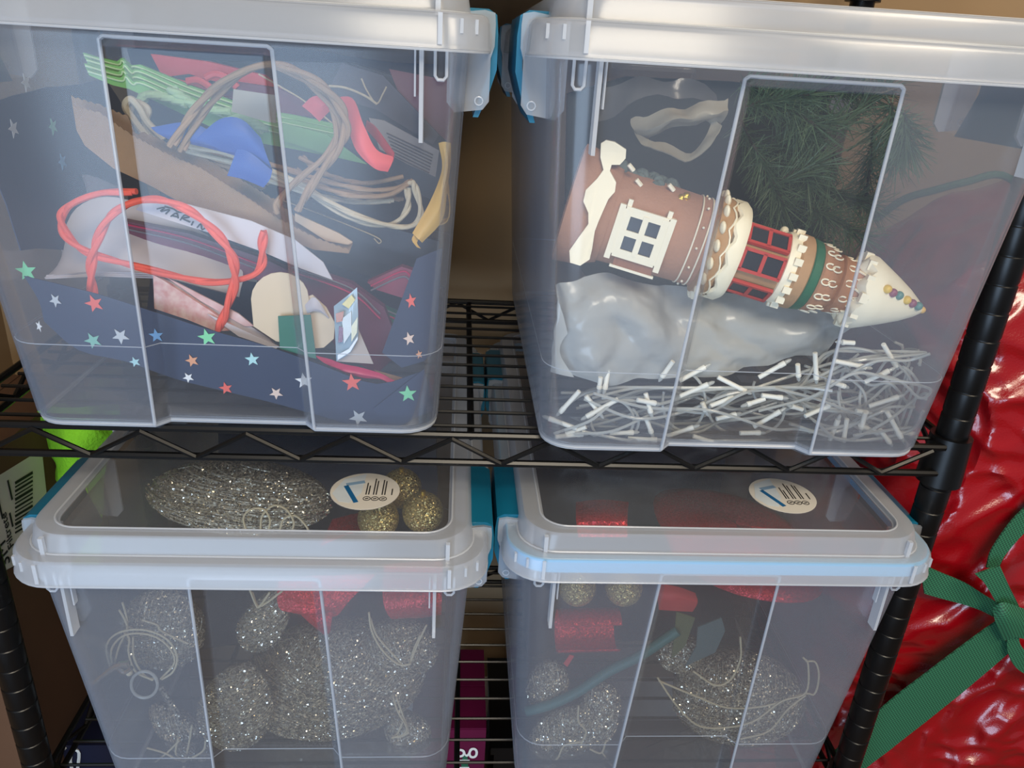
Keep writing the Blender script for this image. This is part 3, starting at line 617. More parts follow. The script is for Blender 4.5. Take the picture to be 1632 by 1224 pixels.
# red and white printed bag
k = thing('folded_bag', 'folded red and white patterned paper bag beside the beige round-topped tags', 'paper bag', W(330, 510, .64))
slab('bag_panel', [(244, 438), (262, 448), (330, 492), (380, 526), (344, 528), (300, 510), (246, 492)], .640, .004, M_REDPRINT, k)
slab('bag_edge', [(246, 436), (300, 462), (360, 494), (430, 540), (440, 554), (380, 530), (320, 490), (256, 446)], .645, .003, M_WPAPER, k)
slab('bag_edge', [(262, 440), (320, 470), (380, 500), (405, 520), (390, 520), (320, 480)], .643, .0015, mat('pink_print', (178, 70, 60), .6, scale=60, rgb2=(240, 226, 220)), k)
slab('bag_edge', [(330, 500), (400, 532), (444, 552), (440, 556), (380, 536)], .6375, .0012, M_WPAPER, k)
# wine coloured bags in the middle
for i, (P, Y, c, lab) in enumerate((
    ([(196, 352), (300, 372), (420, 412), (540, 470), (560, 500), (480, 470), (360, 430), (210, 392)], .692, M_WINE, 'wine red paper bag directly under the handwritten white strip'),
    ([(460, 420), (560, 452), (612, 490), (640, 560), (600, 596), (540, 560), (480, 470)], .690, M_WINE, 'wine red paper bag behind the glossy picture tag'),
    ([(585, 450), (640, 425), (662, 432), (658, 480), (600, 462)], .700, mat('crimson_paper', (150, 34, 66), .4, var=.3), 'crimson paper bag corner beside the red star'),
    ([(560, 470), (660, 510), (655, 560), (600, 540), (560, 510)], .708, M_DGREEN, 'dark green paper bag with a grey edge, far right of the paper pile'))):
    k = thing('folded_bag', lab, 'paper bag', W(P[0][0] + 40, P[0][1] + 40, Y), 'folded bags in the star bag')
    slab('bag_panel', P, Y, .010, c, k)
    for j in range(2): rope('bag_edge', [(P[0][0] + 6, P[0][1] + 6 + 7 * j), (P[1][0], P[1][1] + 8 + 8 * j), (P[2][0] - 6, P[2][1] + 10 + 8 * j)], Y - .001, .0008, [M_MAG, M_GPAPER][(i + j) % 2], k, n=14, sides=5)
k = thing('tissue_paper', 'magenta pink tissue wedge along the lower edge of the paper pile', 'tissue paper', W(580, 600, .64))
MB().surf(rows([(500, 565, .640), (540, 575, .636), (600, 592, .636), (650, 616, .64)], [(520, 580, .634), (550, 590, .630), (600, 602, .632), (648, 620, .638)], [(560, 600, .634), (580, 604, .632), (612, 608, .634), (645, 624, .638)]), 16, 5, .0012, jit=.002, jsc=60).build('tissue', M_MAG, k)
slab('paper_edge', [(596, 590), (640, 602), (652, 612), (644, 618)], .6385, .0012, M_KRAFT, k)
slab('pocket', [(612, 606), (642, 612), (632, 630), (620, 620)], .6395, .0015, mat('olive_paper', (84, 108, 86), .6), k)
# tags
def arch(x0, x1, yt, yb, sh=0, n=10):
    c = (x0 + x1) / 2; r = (x1 - x0) / 2
    return [(x0 + 4, yb - 30)] + [(c - r * math.cos(a), yt + r * .92 - r * .92 * math.sin(a)) for a in [math.pi * i / n for i in range(n + 1)]] + [(x1 + sh, yb - 6), (x1 - 14, yb), (x0 + 40, yb - 6)]
o = slab('gift_tag', arch(400, 492, 434, 550, 6), .634, .0012, M_BEIGE); tag(o, 'large beige round-topped paper tag standing beside the red patterned bag', 'gift tag')
P = [(486, 474), (498, 470), (520, 490), (534, 515), (532, 540), (516, 554), (494, 556), (486, 540)]
k = thing('gift_tag', 'smaller beige oval paper tag tied with a white bow', 'gift tag', W(510, 555, .636))
slab('card', P, .636, .0012, M_BEIGE, k)
MB().surf(rows([(486, 486, .634), (498, 474, .630), (508, 480, .63), (522, 502, .634)], [(488, 494, .632), (500, 490, .629), (510, 494, .63), (524, 506, .634)], [(490, 500, .634), (500, 496, .632), (512, 498, .633), (524, 508, .635)]), 10, 4, .001).build('bow', M_WPAPER, k)
slab('hang', [(443, 504), (495, 502), (504, 572), (446, 556)], .6285, .001, M_DGREEN).name = 'gift_card'
tag(bpy.data.objects['gift_card'], 'dark green rectangular card hanging over the navy bag front', 'gift card')
k = thing('picture_tag', 'glossy picture tag with yellow, blue and pale shapes, curled at its lower edge', 'gift tag', W(553, 578, .632))
MB().surf(rows([(532, 488, .632), (555, 470, .628), (569, 458, .628)], [(534, 530, .630), (556, 520, .625), (571, 510, .626)], [(536, 576, .634), (558, 562, .628), (571, 540, .63)]), 8, 6, .0008).build('card', mat('blue_picture', (120, 160, 190), .2, scale=50, rgb2=(196, 206, 206), coat=.6), k)
for P, c in (([(545, 485), (560, 470), (566, 478), (556, 492)], (226, 206, 110)), ([(535, 500), (548, 496), (546, 512), (536, 514)], (190, 110, 70)), ([(545, 508), (560, 496), (560, 530), (548, 548)], (214, 220, 222)), ([(540, 520), (547, 522), (546, 545), (539, 546)], (120, 50, 84)), ([(560, 520), (570, 505), (569, 530), (560, 545)], (230, 226, 190)), ([(538, 566), (556, 556), (570, 536), (570, 541), (558, 561), (538, 574)], (240, 244, 250))):
    slab('picture_patch', P, .6235, .0006, mat('print_%d_%d_%d' % c, c, .25, scale=80, coat=.5), k)
slab('gt', [(569, 520), (595, 580), (536, 576), (560, 560)], .6345, .0012, mat('grey_beige_card', (190, 176, 166), .7)).name = 'folded_card'
tag(bpy.data.objects['folded_card'], 'grey-beige triangular card corner behind the glossy picture tag', 'card')

# ================================================================== upper right bin
CLAMP[0] = (.083, .416)
# gingerbread tower lying on its side
YA = .652
A0, A1 = W(905, 322, YA), W(1466, 494, .592)
ax = (A1 - A0).normalized(); nb_ = Vector((0, -1, 0)); nb_ = (nb_ - ax * nb_.dot(ax)).normalized(); ub = nb_.cross(ax)
if ub.z < 0: ub = -ub
LEN = (A1 - A0).length; U = LEN / 583.0             # metres per photo pixel along the tower
def T(s, t, n=0): return A0 + ax * (s * U) + ub * (t * U) + nb_ * n
def rev(prof, seg=28, sq=0):
    R = []
    for s, r in prof:
        ring = []
        for k_ in range(seg):
            a = 2 * math.pi * k_ / seg; q = r * U
            if sq: q *= 1 / max(abs(math.cos(a)), abs(math.sin(a))) ** sq
            ring.append(A0 + ax * (s * U) + (ub * math.cos(a) + nb_ * math.sin(a)) * q)
        R.append(ring)
    return R
tw = thing('gingerbread_tower', 'gingerbread tower ornament with iced cone roof lying on its side in the upper right bin', 'ornament', T(250, -95))
MB().loft(rev([(0, 86), (3, 94), (40, 90), (70, 78)], 32, .04), 0, True, True).build('tower_base', M_GINGER, tw)
MB().loft(rev([(60, 75), (100, 73), (225, 69), (228, 60)], 32, .05), 0, True, True).build('tower_body', M_GINGER, tw)
def front(px, py, r):                                # the round surface at that photo point
    Y_ = YA - r * .8 * U
    for _ in range(6):
        p = W(px, py, Y_); d = p - A0; t = d.dot(ub) / U; s_ = d.dot(ax) / U; q = T(s_, t, max(0, r * r - t * t) ** .5 * U); Y_ = q.y
    return q
def ice(name, P, r, th, mt):
    Q = [front(x, y, r) for x, y in P]
    return MB().prism([q + nb_ * th for q in Q], nb_ * (-th * 2.2)).build(name, mt, tw)
ice('drip_icing', [(958, 228), (966, 223), (980, 226), (998, 238), (997, 252), (988, 262), (975, 262), (972, 272), (982, 290), (980, 305), (970, 316), (962, 334), (954, 352), (948, 368), (944, 395), (940, 412), (925, 422), (909, 417), (908, 398), (922, 378), (938, 356), (938, 338), (930, 320), (934, 302), (952, 284), (962, 270), (957, 250)], 95, .004, M_ICING)
def wbox(name, s, t, ds, dt, n0, dn, mt, tilt=0):
    c = T(s, t, n0); R = Matrix((ax, nb_, ub)).transposed()
    if tilt: R = Matrix.Rotation(tilt, 3, nb_) @ R
    return MB().box(c, (ds * U, dn, dt * U), 0, R).build(name, mt, tw, smooth=False)
NW = 72 * U
fr_ = MB(); Rw = Matrix((ax, nb_, ub)).transposed()
sc_, tc_ = 122, -8
for i, (a, b, c, d) in enumerate(((0, 32, 66, 13), (0, -32, 66, 13), (-29, 0, 11, 70), (29, 0, 11, 70), (0, 0, 62, 9), (0, 0, 9, 62))): fr_.box(T(sc_ + a, tc_ + b, NW), (c * U, .0050 + .0003 * i, d * U), 0, Rw)
fr_.build('window_frame', M_ICING, tw, smooth=False)
for a in (-14.5, 14.5):
    for b in (-15.5, 15.5): wbox('window_pane', sc_ + a, tc_ + b, 22, 24, NW, .0016, M_PANE)
for a in (-39, 39): wbox('shutter', sc_ + a, tc_ - 2, 9, 84, NW - .0005, .0078, M_ICING)
for a in (-30, 32): wbox('corner_icing', sc_ + a, tc_ + 43, 7, 12, NW - .001, .005, M_ICING)
wbox('window_box', sc_ + 4, tc_ - 46, 62, 13, NW - .0022, .004, mat('hatched_clay', (168, 112, 84), .7, scale=400, var=.5, stretch=(1, 1, .2)))
wbox('sill_icing', sc_ + 4, tc_ - 54, 70, 4, NW - .001, .0045, M_ICING)
def hoop(name, s, r, rad, mt, sq=.2): return MB().tube([p for p in rev([(s, r)], 36, sq)[0]], rad, 6, closed=True).build(name, mt, tw)
hoop('icing_line', 200, 70.5, .0007, M_ICING); hoop('icing_line', 216, 70, .0007, M_ICING)
for k_ in range(14):
    p = rev([(208, 71)], 28, .2)[0][(k_ * 2 + 1) % 28]; MB().ball(p, .0011, 8, 6).build('icing_dot', M_ICING, tw)
# flange with scalloped icing
MB().loft(rev([(222, 62), (228, 78), (250, 78), (256, 70)], 28, .1), 0, True, True).build('gallery_rim', M_GINGER2, tw)
ir = []
for s, r in ((252, 76), (256, 80), (268, 80), (276, 74), (278, 50)):
    ring = rev([(s, r)], 56, .1)[0]; ir.append([p + ax * (.0022 * math.sin(i * 1.35) if s < 266 else 0) for i, p in enumerate(ring)])
MB().loft(ir, 0, True, True).build('gallery_icing', M_ICING, tw)
for k_ in range(18):
    p = rev([(234, 80)], 36, .1)[0][2 * k_]; MB().ball(p, .0052, 10, 6, sc=(.5, .8, 1)).build('icing_scallop', M_ICING, tw)
for k_ in range(12):
    r_ = rev([(244, 79)], 48, .1)[0]; MB().tube([r_[(k_ * 4 + j) % 48] + ax * (.0035 * math.sin(j / 4 * math.pi)) for j in range(5)], .0008, 5).build('icing_swirl', M_ICING, tw)
# lantern
MB().loft(rev([(276, 54), (350, 53)], 28), 0, True, True).build('lantern_wall', M_GINGER2, tw)
for t, hh in ((4, 26), (-42, 18), (40, 12)):
    rr = 54.5; q = max(4, (rr * rr - t * t)) ** .5 * U
    nrm = (ub * (t / rr) + nb_ * (q / U / rr)).normalized(); tang = nrm.cross(ax); R = Matrix((ax, nrm, tang)).transposed()
    c = T(312, t, q)
    fb_ = MB()
    for a, d in (((0, 16), (66, 5)), ((0, -16), (66, 5)), ((-31, 0), (5, 32)), ((0, 0), (6, 32)), ((31, 0), (5, 32))): fb_.box(c + ax * a[0] * U + tang * a[1] * U + nrm * .0008, (d[0] * U, .003, d[1] * U), 0, R)
    f_ = fb_.build('lantern_frame', M_REDP, tw, smooth=False)
    for a in (-15.5, 15.5): MB().box(c + ax * a * U + nrm * .0004, (25 * U, .0016, 26 * U), 0, R).build('lantern_pane', M_PANE, f_, smooth=False)
# rings up to the roof
MB().loft(rev([(346, 52), (348, 56), (356, 58), (364, 57)], 28), 0, True, True).build('ring', M_ICING, tw)
for k_ in range(16):
    r0 = rev([(362, 59)], 32)[0][2 * k_]; MB().box(r0, (.0065, .004, .0055), 0, Rw).build('icing_tooth', M_ICING, tw)
MB().loft(rev([(364, 56), (368, 60), (384, 59), (388, 54)], 28), 0, True, True).build('ring', M_GINGER2, tw)
MB().loft(rev([(384, 54), (388, 58), (400, 56), (404, 51)], 28), 0, True, True).build('ring', M_GREENP, tw)
MB().loft(rev([(402, 52), (406, 55), (424, 50), (436, 44), (440, 40)], 28), 0, True, True).build('dome', M_GINGER, tw)
for j, (s, r, n_) in enumerate(((412, 55, 14), (424, 51.5, 14), (450, 45, 11))):
    for k_ in range(n_):
        r_ = rev([(s, r)], n_ * 8)[0]; q = r_[k_ * 8 + 2]; e1 = ax; e2 = (r_[k_ * 8 + 3] - q).normalized()
        MB().tube([q + e1 * .0035 * math.cos(a) + e2 * .0024 * math.sin(a * 1.0) for a in [i * 5.2 / 10 for i in range(11)]], .0007, 5).build('icing_curl', M_ICING, tw)
MB().loft(rev([(436, 42), (440, 47), (446, 46), (462, 42), (472, 40), (484, 39)], 28), 0, True, True).build('dome_cap', M_GINGER, tw)
for k_ in range(9):
    r_ = rev([(472, 43)], 36)[0]; MB().tube([r_[(k_ * 4) % 36] - ax * .006, r_[(k_ * 4 + 1) % 36] + ax * .004, r_[(k_ * 4 + 2) % 36] - ax * .006, r_[(k_ * 4 + 3) % 36] + ax * .003], .0010, 5).build('icing_loop', M_ICING, tw)
# cone roof
cr = []
for s, r in ((470, 20), (476, 50), (482, 60), (490, 59), (505, 52), (530, 40), (555, 27), (575, 14), (583, 7), (587, 1)):
    ring = rev([(s, r)], 40)[0]; cr.append([p + ax * ((-.007 * abs(math.sin(i * .62))) if s < 486 else 0) for i, p in enumerate(ring)])
MB().loft(cr, 0, True, True).build('cone_roof', M_ICING, tw)
for k_ in range(12):
    p = rev([(474, 54)], 24)[0][2 * k_]; MB().box(p, (.006, .006, .008), 0, Rw).build('roof_block', M_ICING, tw)
for i, (s_, f_, c) in enumerate(((503, .42, 'yellow'), (515, .40, 'plum'), (528, .42, 'teal'), (545, .40, 'yellow'), (557, .38, 'plum'), (570, .40, 'teal'))):
    r_ = 54 - (s_ - 502) * .52; MB().ball(T(s_, r_ * f_, r_ * (1 - f_ * f_) ** .5 * U + .0008), .0036, 12, 8).build('candy', mat('candy_' + c, dict(yellow=(230, 190, 70), plum=(140, 70, 96), teal=(84, 136, 130))[c], .35), tw)
MB().ball(T(586, 1), .003, 10, 8).build('roof_tip', M_YELLOW, tw)
# bush on top
b_ = MB(); rb = random.Random(3)
for i in range(46):
    f = rb.random(); p = W(985 + 95 * f, 285 + 28 * f - 22 * rb.random() * (1 - .5 * f), YA - .01 + rb.uniform(-.012, .018)); b_.ball(p, rb.uniform(.004, .0075), 7, 5)
stuff(b_.build('icing_bush', M_BUSH, tw))
b_ = MB()
for dx, dy in ((0, 0), (6, 6), (-4, 8), (8, -3)): b_.ball(W(1086 + dx, 316 + dy, YA - .035), .0035, 8, 6)
b_.build('gold_ornament', M_GOLD, tw)
for (x, y) in ((1002, 262), (1014, 286), (1066, 294)): MB().tube([W(x, y, .62), W(x + 8, y + 10, .62)], .0018, 6).build('icicle', M_ICING, tw)
MB().ball(W(1250, 368, YA), .004, 8, 6).build('icing_knob', M_ICING, tw)

# frosted plastic bag under the tower
pb = MB().surf(rows([(876, 452, .634), (900, 444, .63), (960, 436, .632), (1040, 446, .64), (1140, 470, .646), (1250, 476, .646), (1385, 488, .65)],
                    [(874, 500, .622), (930, 500, .612), (1000, 490, .614), (1070, 510, .622), (1150, 520, .626), (1250, 522, .626), (1365, 515, .636)],
                    [(878, 550, .62), (930, 556, .610), (990, 560, .612), (1060, 570, .618), (1150, 570, .622), (1240, 556, .624), (1338, 540, .634)],
                    [(880, 592, .624), (930, 606, .618), (990, 604, .618), (1060, 610, .624), (1150, 596, .628), (1230, 580, .63), (1315, 562, .636)]), 60, 34, .0006, jit=.009, jsc=28, seed=2).build('plastic_bag', M_BUBBLE)
for v_ in pb.data.vertices:                          # sharper wrinkles on top of the soft folds
    q_ = v_.co * 26; v_.co.y += .004 * (1 - abs(noise.noise(Vector((q_.x * .6 + q_.z * .8, q_.z * .5, 3))))) ** 4 + .0012 * (1 - abs(noise.noise(q_ * 2.2))) ** 4 - .002
tag(pb, 'crumpled frosted plastic bag bedded on the string lights under the gingerbread tower', 'plastic bag')
MB().surf(rows([(872, 470, .612), (890, 480, .609), (905, 530, .609)], [(872, 540, .611), (885, 545, .608), (892, 560, .609)], [(874, 592, .613), (890, 596, .610), (915, 602, .611)]), 8, 8, .0006, jit=.002, jsc=60).build('bag_flap', M_BUBBLE, pb)

# string lights
sl = thing('string_lights', 'coiled string of clear cable lights with white bulb holders at the bottom of the bin', 'string lights', W(1180, 700, .72))
rs = random.Random(11); cb = MB()
def bed(x): return 555 if x > 1320 else 640 - 0 * x
for i in range(64):
    Y = .600 + rs.random() ** 1.4 * .20; P = []; x = rs.uniform(880, 960); y = rs.uniform(625, 700); st = rs.uniform(60, 110)
    if i % 3 == 0: x = rs.uniform(1200, 1300); y = rs.uniform(590, 690)
    n = rs.randint(4, 9); ph = rs.uniform(0, 6)
    for j in range(n):
        lo = 560 if x > 1300 else 618
        P.append((max(872, min(1482, x)), max(lo, min(702, y)), max(.597, Y + rs.uniform(-.012, .012)))); x += st * rs.uniform(.5, 1.2); y += rs.uniform(-38, 38)
        if x > 1470: st = -st * .7
    cb.tube(path(P, len(P) * 7), .0014, 6)
for cx_, cy_, rx_, ry_, Y in ((1408, 620, 70, 68, .63), (1402, 622, 82, 80, .65), (1396, 630, 60, 60, .615), (1260, 620, 60, 40, .63), (965, 670, 45, 36, .605), (980, 672, 38, 30, .610), (1090, 640, 34, 46, .612), (1190, 655, 60, 40, .62), (1420, 640, 50, 60, .608), (1330, 640, 50, 40, .62)):
    a0 = rs.uniform(-2, 0); cb.tube([W(cx_ + rx_ * math.cos(a0 + t * .16), cy_ + ry_ * math.sin(a0 + t * .16), Y + .0006 * t) for t in range(30)], .0013, 6)
cable = stuff(cb.build('cable', M_WIRE, sl))
def holder(px, py, ang, L=50, Y=.603, pitch=0):
    c = W(px, py, Y); s = PX(Y, px, py); d = Vector((math.cos(ang), math.sin(pitch), -math.sin(ang))).normalized(); l = L * s / 2
    h = MB().tube([c - d * l, c - d * l * .98, c + d * l * .55, c + d * l * .6, c + d * l], [.0017, .0021, .0021, .0025, .0025], 10).build('bulb_holder', M_HOLD, sl)
    MB().tube([c + d * l, c + d * (l + .004), c + d * (l + .006)], [.0018, .0017, .0006], 8).build('led', M_WIRE, h)
D = math.radians
for px, py, a, L in ((908, 640, 120, 52), (907, 694, -4, 46), (960, 650, 144, 58), (897, 675, 195, 48), (918, 686, 150, 36), (945, 645, 50, 40), (967, 604, 95, 34), (956, 610, 90, 20), (1024, 700, -6, 46), (1033, 642, 70, 34), (1064, 588, 110, 34), (1103, 596, -30, 46), (1106, 622, -32, 48), (1166, 612, 22, 50), (1084, 688, -28, 44), (1122, 648, 60, 16), (1157, 664, -10, 34), (1034, 678, 65, 28), (1030, 640, 15, 34), (1230, 590, -38, 46), (1300, 583, 72, 50), (1354, 580, 8, 54), (1418, 566, 46, 60), (1352, 546, 180, 20), (1397, 600, -34, 40), (1408, 640, -26, 46), (1373, 656, 10, 20), (1302, 655, -18, 46), (1328, 688, -84, 44), (1347, 686, 82, 44), (1385, 684, 26, 50), (1425, 677, 52, 56), (1410, 695, 45, 34), (1376, 670, 80, 34), (1222, 668, -40, 48), (1205, 640, 160, 30), (1270, 650, 200, 24), (1195, 690, 0, 34), (990, 690, 0, 40), (1150, 640, -20, 40), (1440, 690, 5, 30), (1230, 632, 5, 34), (1272, 590, 70, 24), (1335, 612, 20, 30), (1120, 700, 15, 34)):
    holder(px, py, D(a), L, .603 + (.012 * rs.random()), rs.uniform(-.3, .3))

# fir branch pieces and what stands behind
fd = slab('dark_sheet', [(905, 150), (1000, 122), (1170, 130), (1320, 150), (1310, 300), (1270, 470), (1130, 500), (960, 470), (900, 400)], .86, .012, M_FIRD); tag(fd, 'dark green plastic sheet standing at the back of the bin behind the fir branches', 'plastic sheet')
fg = thing('fir_branches', 'artificial dark green fir branches stuffed behind the gingerbread tower', 'fir branch', W(1250, 400, .76))
M_STEMB = mat('brown_branch_wire', (58, 54, 40), .7); nd = MB(); rf = random.Random(5)
for (x0, y0, x1, y1, Y0, Y1) in ((1180, 130, 1300, 200, .74, .70), (1210, 260, 1330, 190, .76, .70), (1420, 165, 1440, 260, .72, .74), (1180, 190, 1240, 330, .78, .76), (1330, 210, 1420, 130, .74, .78), (1300, 300, 1420, 330, .78, .76), (1330, 240, 1300, 390, .74, .78), (1400, 200, 1420, 330, .80, .78), (1210, 340, 1330, 400, .8, .8), (1180, 150, 1420, 150, .8, .8), (1440, 180, 1448, 240, .7, .7), (1190, 170, 1290, 150, .72, .7), (1200, 230, 1250, 330, .71, .71), (1260, 160, 1290, 300, .72, .72), (1225, 300, 1300, 260, .71, .71), (1290, 330, 1380, 380, .74, .74)):
    a, e = W(x0, y0, Y0), W(x1, y1, Y1); MB().tube([a, (a + e) / 2 + Vector((0, 0, .004)), e], .0014, 5).build('branch', M_STEMB, fg)
    d = (e - a)
    for i in range(260):
        p = a + d * rf.random(); q = Vector((rf.gauss(0, 1), rf.gauss(0, 1), rf.gauss(0, 1))).normalized() * .024 + d.normalized() * .014
        s_ = q.cross(Vector((rf.random(), rf.random(), rf.random()))).normalized() * .0006
        nd.add([p - s_, p + s_, p + q + s_ * .4, p + q - s_ * .4], [(0, 1, 2, 3)])
stuff(nd.build('needles', M_FIR, fg, smooth=False))
k = thing('plastic_wrap', 'pale twisted plastic wrap curled beside the fir branches, above the tower', 'plastic wrap', W(1080, 250, .70))
Mw = mat('pale_wrap', (170, 162, 142), .3, scale=40, var=.3, coat=.4)
MB().surf(rows([(1014, 195, .70), (1050, 176, .69), (1100, 168, .69), (1160, 158, .70)], [(1016, 212, .69), (1056, 196, .676), (1110, 184, .676), (1165, 178, .69)], [(1028, 222, .70), (1050, 206, .69), (1100, 200, .69), (1150, 196, .70)]), 16, 8, .001, jit=.008, jsc=50).build('twist', Mw, k)
MB().surf(rows([(1014, 205, .70), (1040, 222, .69), (1080, 240, .69), (1118, 228, .69), (1134, 190, .70)], [(1020, 224, .69), (1050, 240, .68), (1090, 252, .68), (1128, 238, .68), (1148, 196, .69)]), 18, 5, .001, jit=.005, jsc=60).build('twist', Mw, k)
k = MB().surf(rows([(960, 140, .80), (1040, 130, .79), (1150, 140, .80)], [(950, 190, .80), (1040, 160, .78), (1150, 170, .80)]), 14, 6, .001, jit=.012, jsc=30).build('plastic_wrap', mat('grey_wrap', (92, 92, 92), .25, coat=.4)); tag(k, 'grey crumpled film under the lid at the back left of the upper right bin', 'plastic wrap')

# ================================================================== lower bins: glitter ornaments
def mesh_ornament(name, label, px, py, Y, rx, ry, rot, dep, n, nf, group='silver mesh ornaments', tip=0, lines=None, core=M_SILVER, seed=1):
    c = W(px, py, Y); r_ = random.Random(seed); R = Matrix.Rotation(rot, 3, 'Y')
    t = thing(name, label, 'ornament', c + Vector((0, 0, -ry)), group)
    def S_(u, v, k_=1.0):
        wv = 1 - tip * (v * .5 + .5) ** 1.5
        return c + R @ Vector((u * rx * wv * k_, -dep * max(0, 1 - u * u - v * v) ** .5 * k_, v * ry * k_))
    rings = []
    for j in range(13):
        v = -math.cos(math.pi * j / 12) * .999; q = (1 - v * v) ** .5; ring = []
        for k_ in range(24):
            a = 2 * math.pi * k_ / 24; wv = 1 - tip * (v * .5 + .5) ** 1.5
            ring.append(c + R @ Vector((q * math.cos(a) * rx * wv, -dep * q * math.sin(a), v * ry)) )
        rings.append(ring)
    MB().loft(rings, 0, True, True).build('mesh_core', core, t)
    sb = MB()
    for i in range(n):
        a = r_.choice(lines) + r_.gauss(0, .12) if lines else r_.uniform(0, math.pi)
        u0, v0 = r_.uniform(-.95, .95), r_.uniform(-.95, .95)
        if u0 * u0 + v0 * v0 > .96: continue
        L_ = r_.uniform(.25, .7); P = []
        for q in range(5):
            f = (q / 4 - .5) * L_; u, v = u0 + math.cos(a) * f, v0 + math.sin(a) * f; h = (u * u + v * v) ** .5
            if h > .99: u, v = u / h * .99, v / h * .99
            P.append(S_(u, v, 1.02 + r_.uniform(-.005, .03)))
        sb.tube(P, .00055, 3, cap=False)
    stuff(sb.build('wire_mesh', M_STRAND, t))
    fb_ = MB()
    for i in range(int(nf * 1.6)):
        while True:
            u, v = r_.uniform(-1, 1), r_.uniform(-1, 1)
            if u * u + v * v < .98: break
        p = S_(u, v, 1.04); q = Vector((r_.gauss(0, 1), r_.gauss(0, 1), r_.gauss(0, 1))).normalized(); e1 = q.orthogonal().normalized(); e2 = q.cross(e1); z = r_.uniform(.0007, .0015)
        fb_.add([p + e1 * z, p + e2 * z, p - e1 * z, p - e2 * z], [(0, 1, 2, 3)])
    stuff(fb_.build('glitter', M_FLAKE, t, smooth=False))
    return t
def cords(name, label, Ps, Y, group='ivory hanging cords', r=.0011):
    t = thing(name, label, 'cord', W(Ps[0][0][0], Ps[0][0][1], Y), group)
    for i, P in enumerate(Ps): rope('cord_strand', P, Y + .002 * i, r, M_CORD, t, n=40, sides=6)
    return t
CLAMP[0] = (-.349, -.006)
# ---- left lower bin
mesh_ornament('mesh_ornament', 'largest silver mesh ornament, broad and rounded, in the middle of the lower left bin', 530, 1078, .715, .108, .074, -.2, .06, 620, 2200, lines=(.7, -.6), seed=1)
mesh_ornament('mesh_ornament', 'striped silver mesh leaf standing in front of the broad ornament', 378, 1125, .655, .042, .060, .25, .025, 320, 800, tip=.2, lines=(.45,), seed=2)
mesh_ornament('mesh_ornament', 'gold-tinted silver mesh ornament seen through the lid beside the loose cord loop', 385, 790, .755, .098, .042, .05, .04, 420, 1300, lines=(.2, 2.9), seed=3)
mesh_ornament('mesh_ornament', 'grey mesh ornament behind the coiled cord at the upper left of the bin front', 262, 1000, .70, .044, .052, .1, .03, 200, 500, lines=(1.4, .2), seed=4)
mesh_ornament('mesh_ornament', 'small silver mesh ornament low in the right corner of the lower left bin', 648, 1165, .685, .030, .032, -.6, .02, 140, 380, tip=.4, seed=5)
mesh_ornament('mesh_ornament', 'silver mesh ornament tilted up under the red ribbon on the right', 640, 1030, .70, .042, .036, .3, .03, 200, 500, lines=(.3, 2.2), seed=6)
mesh_ornament('mesh_ornament', 'small silver mesh tassel at the very bottom left, tied with cord', 290, 1165, .69, .024, .05, -.6, .018, 140, 420, tip=.3, lines=(1.0,), seed=7)
mesh_ornament('mesh_ornament', 'pointed gold-tinted mesh ornament at the top front, under the rim', 425, 985, .68, .028, .045, .5, .02, 160, 420, tip=.5, lines=(.9,), seed=8)
gt = thing('glitter_twig', 'short silver glitter twig pointing left in front of the coiled cord', 'ornament', W(180, 1090, .607))
MB().tube(path([(138, 1090), (165, 1076), (185, 1062), (205, 1058)], 16, .607), [.0018 + .002 * i / 16 for i in range(17)], 7).build('stem', M_FLAKE, gt)
MB().tube(path([(186, 1064), (198, 1072), (210, 1064)], 10, .609), .0022, 6).build('side_twig', M_FLAKE, gt); MB().ball(W(206, 1072, .611), .0035, 10, 8).build('bead', M_CORD, gt)
tw2 = tag(MB().tube(path([(255, 1094), (270, 1118), (284, 1140), (288, 1175), (294, 1200)], 20, .68), .0032, 7).build('glitter_twig', M_SILVER), 'thin glittered stem running down beside the striped mesh leaf', 'ornament')
rg = MB().tube([W(230 + 21 * math.cos(a), 1091 + 21 * math.sin(a), .636) for a in [k_ * math.pi / 16 for k_ in range(32)]], .0016, 8, closed=True).build('plastic_ring', M_WIRE); tag(rg, 'clear round plastic ring hanging below the coiled cord', 'ring')
cords('cord_loops', 'ivory cord coiled in wide loops on the left of the lower left bin', [[(160, 1070), (165, 1030), (190, 1008), (230, 1004), (265, 1018), (282, 1045), (276, 1070), (258, 1083)], [(172, 1068), (178, 1034), (200, 1012), (240, 1012), (268, 1030), (278, 1056), (256, 1082)], [(198, 1008), (206, 1018), (205, 1040), (216, 1070), (244, 1084)], [(212, 1015), (214, 1050), (232, 1078), (250, 1082)], [(190, 972), (200, 990), (202, 1004), (190, 1030), (178, 1058)], [(195, 960), (202, 985), (203, 1004)], [(226, 988), (250, 996), (258, 1006), (300, 1026)]], .644)
cords('cord_loops', 'loose ivory cord loop lying on top, seen through the lid', [[(392, 846), (388, 825), (400, 812), (420, 812), (430, 828), (428, 846)], [(415, 846), (418, 822), (436, 806), (456, 812), (468, 832), (464, 850)], [(445, 848), (452, 828), (470, 822), (486, 836), (494, 850)]], .682)
cords('cord_loops', 'pair of ivory cords hanging in a swag across the right side of the bin front', [[(588, 976), (592, 1004), (606, 1032), (625, 1052), (640, 1060), (655, 1058)], [(590, 985), (600, 1012), (620, 1036), (640, 1058)], [(654, 1056), (664, 1030), (676, 1004), (680, 996)], [(652, 1060), (660, 1034), (670, 1012)]], .650)
cords('cord_loops', 'knotted ivory cord ends at the lower right, below the swag', [[(626, 1110), (634, 1134), (648, 1160), (640, 1172), (624, 1176)], [(632, 1112), (642, 1140), (650, 1166), (634, 1176)], [(642, 1150), (634, 1168), (626, 1174)]], .650)
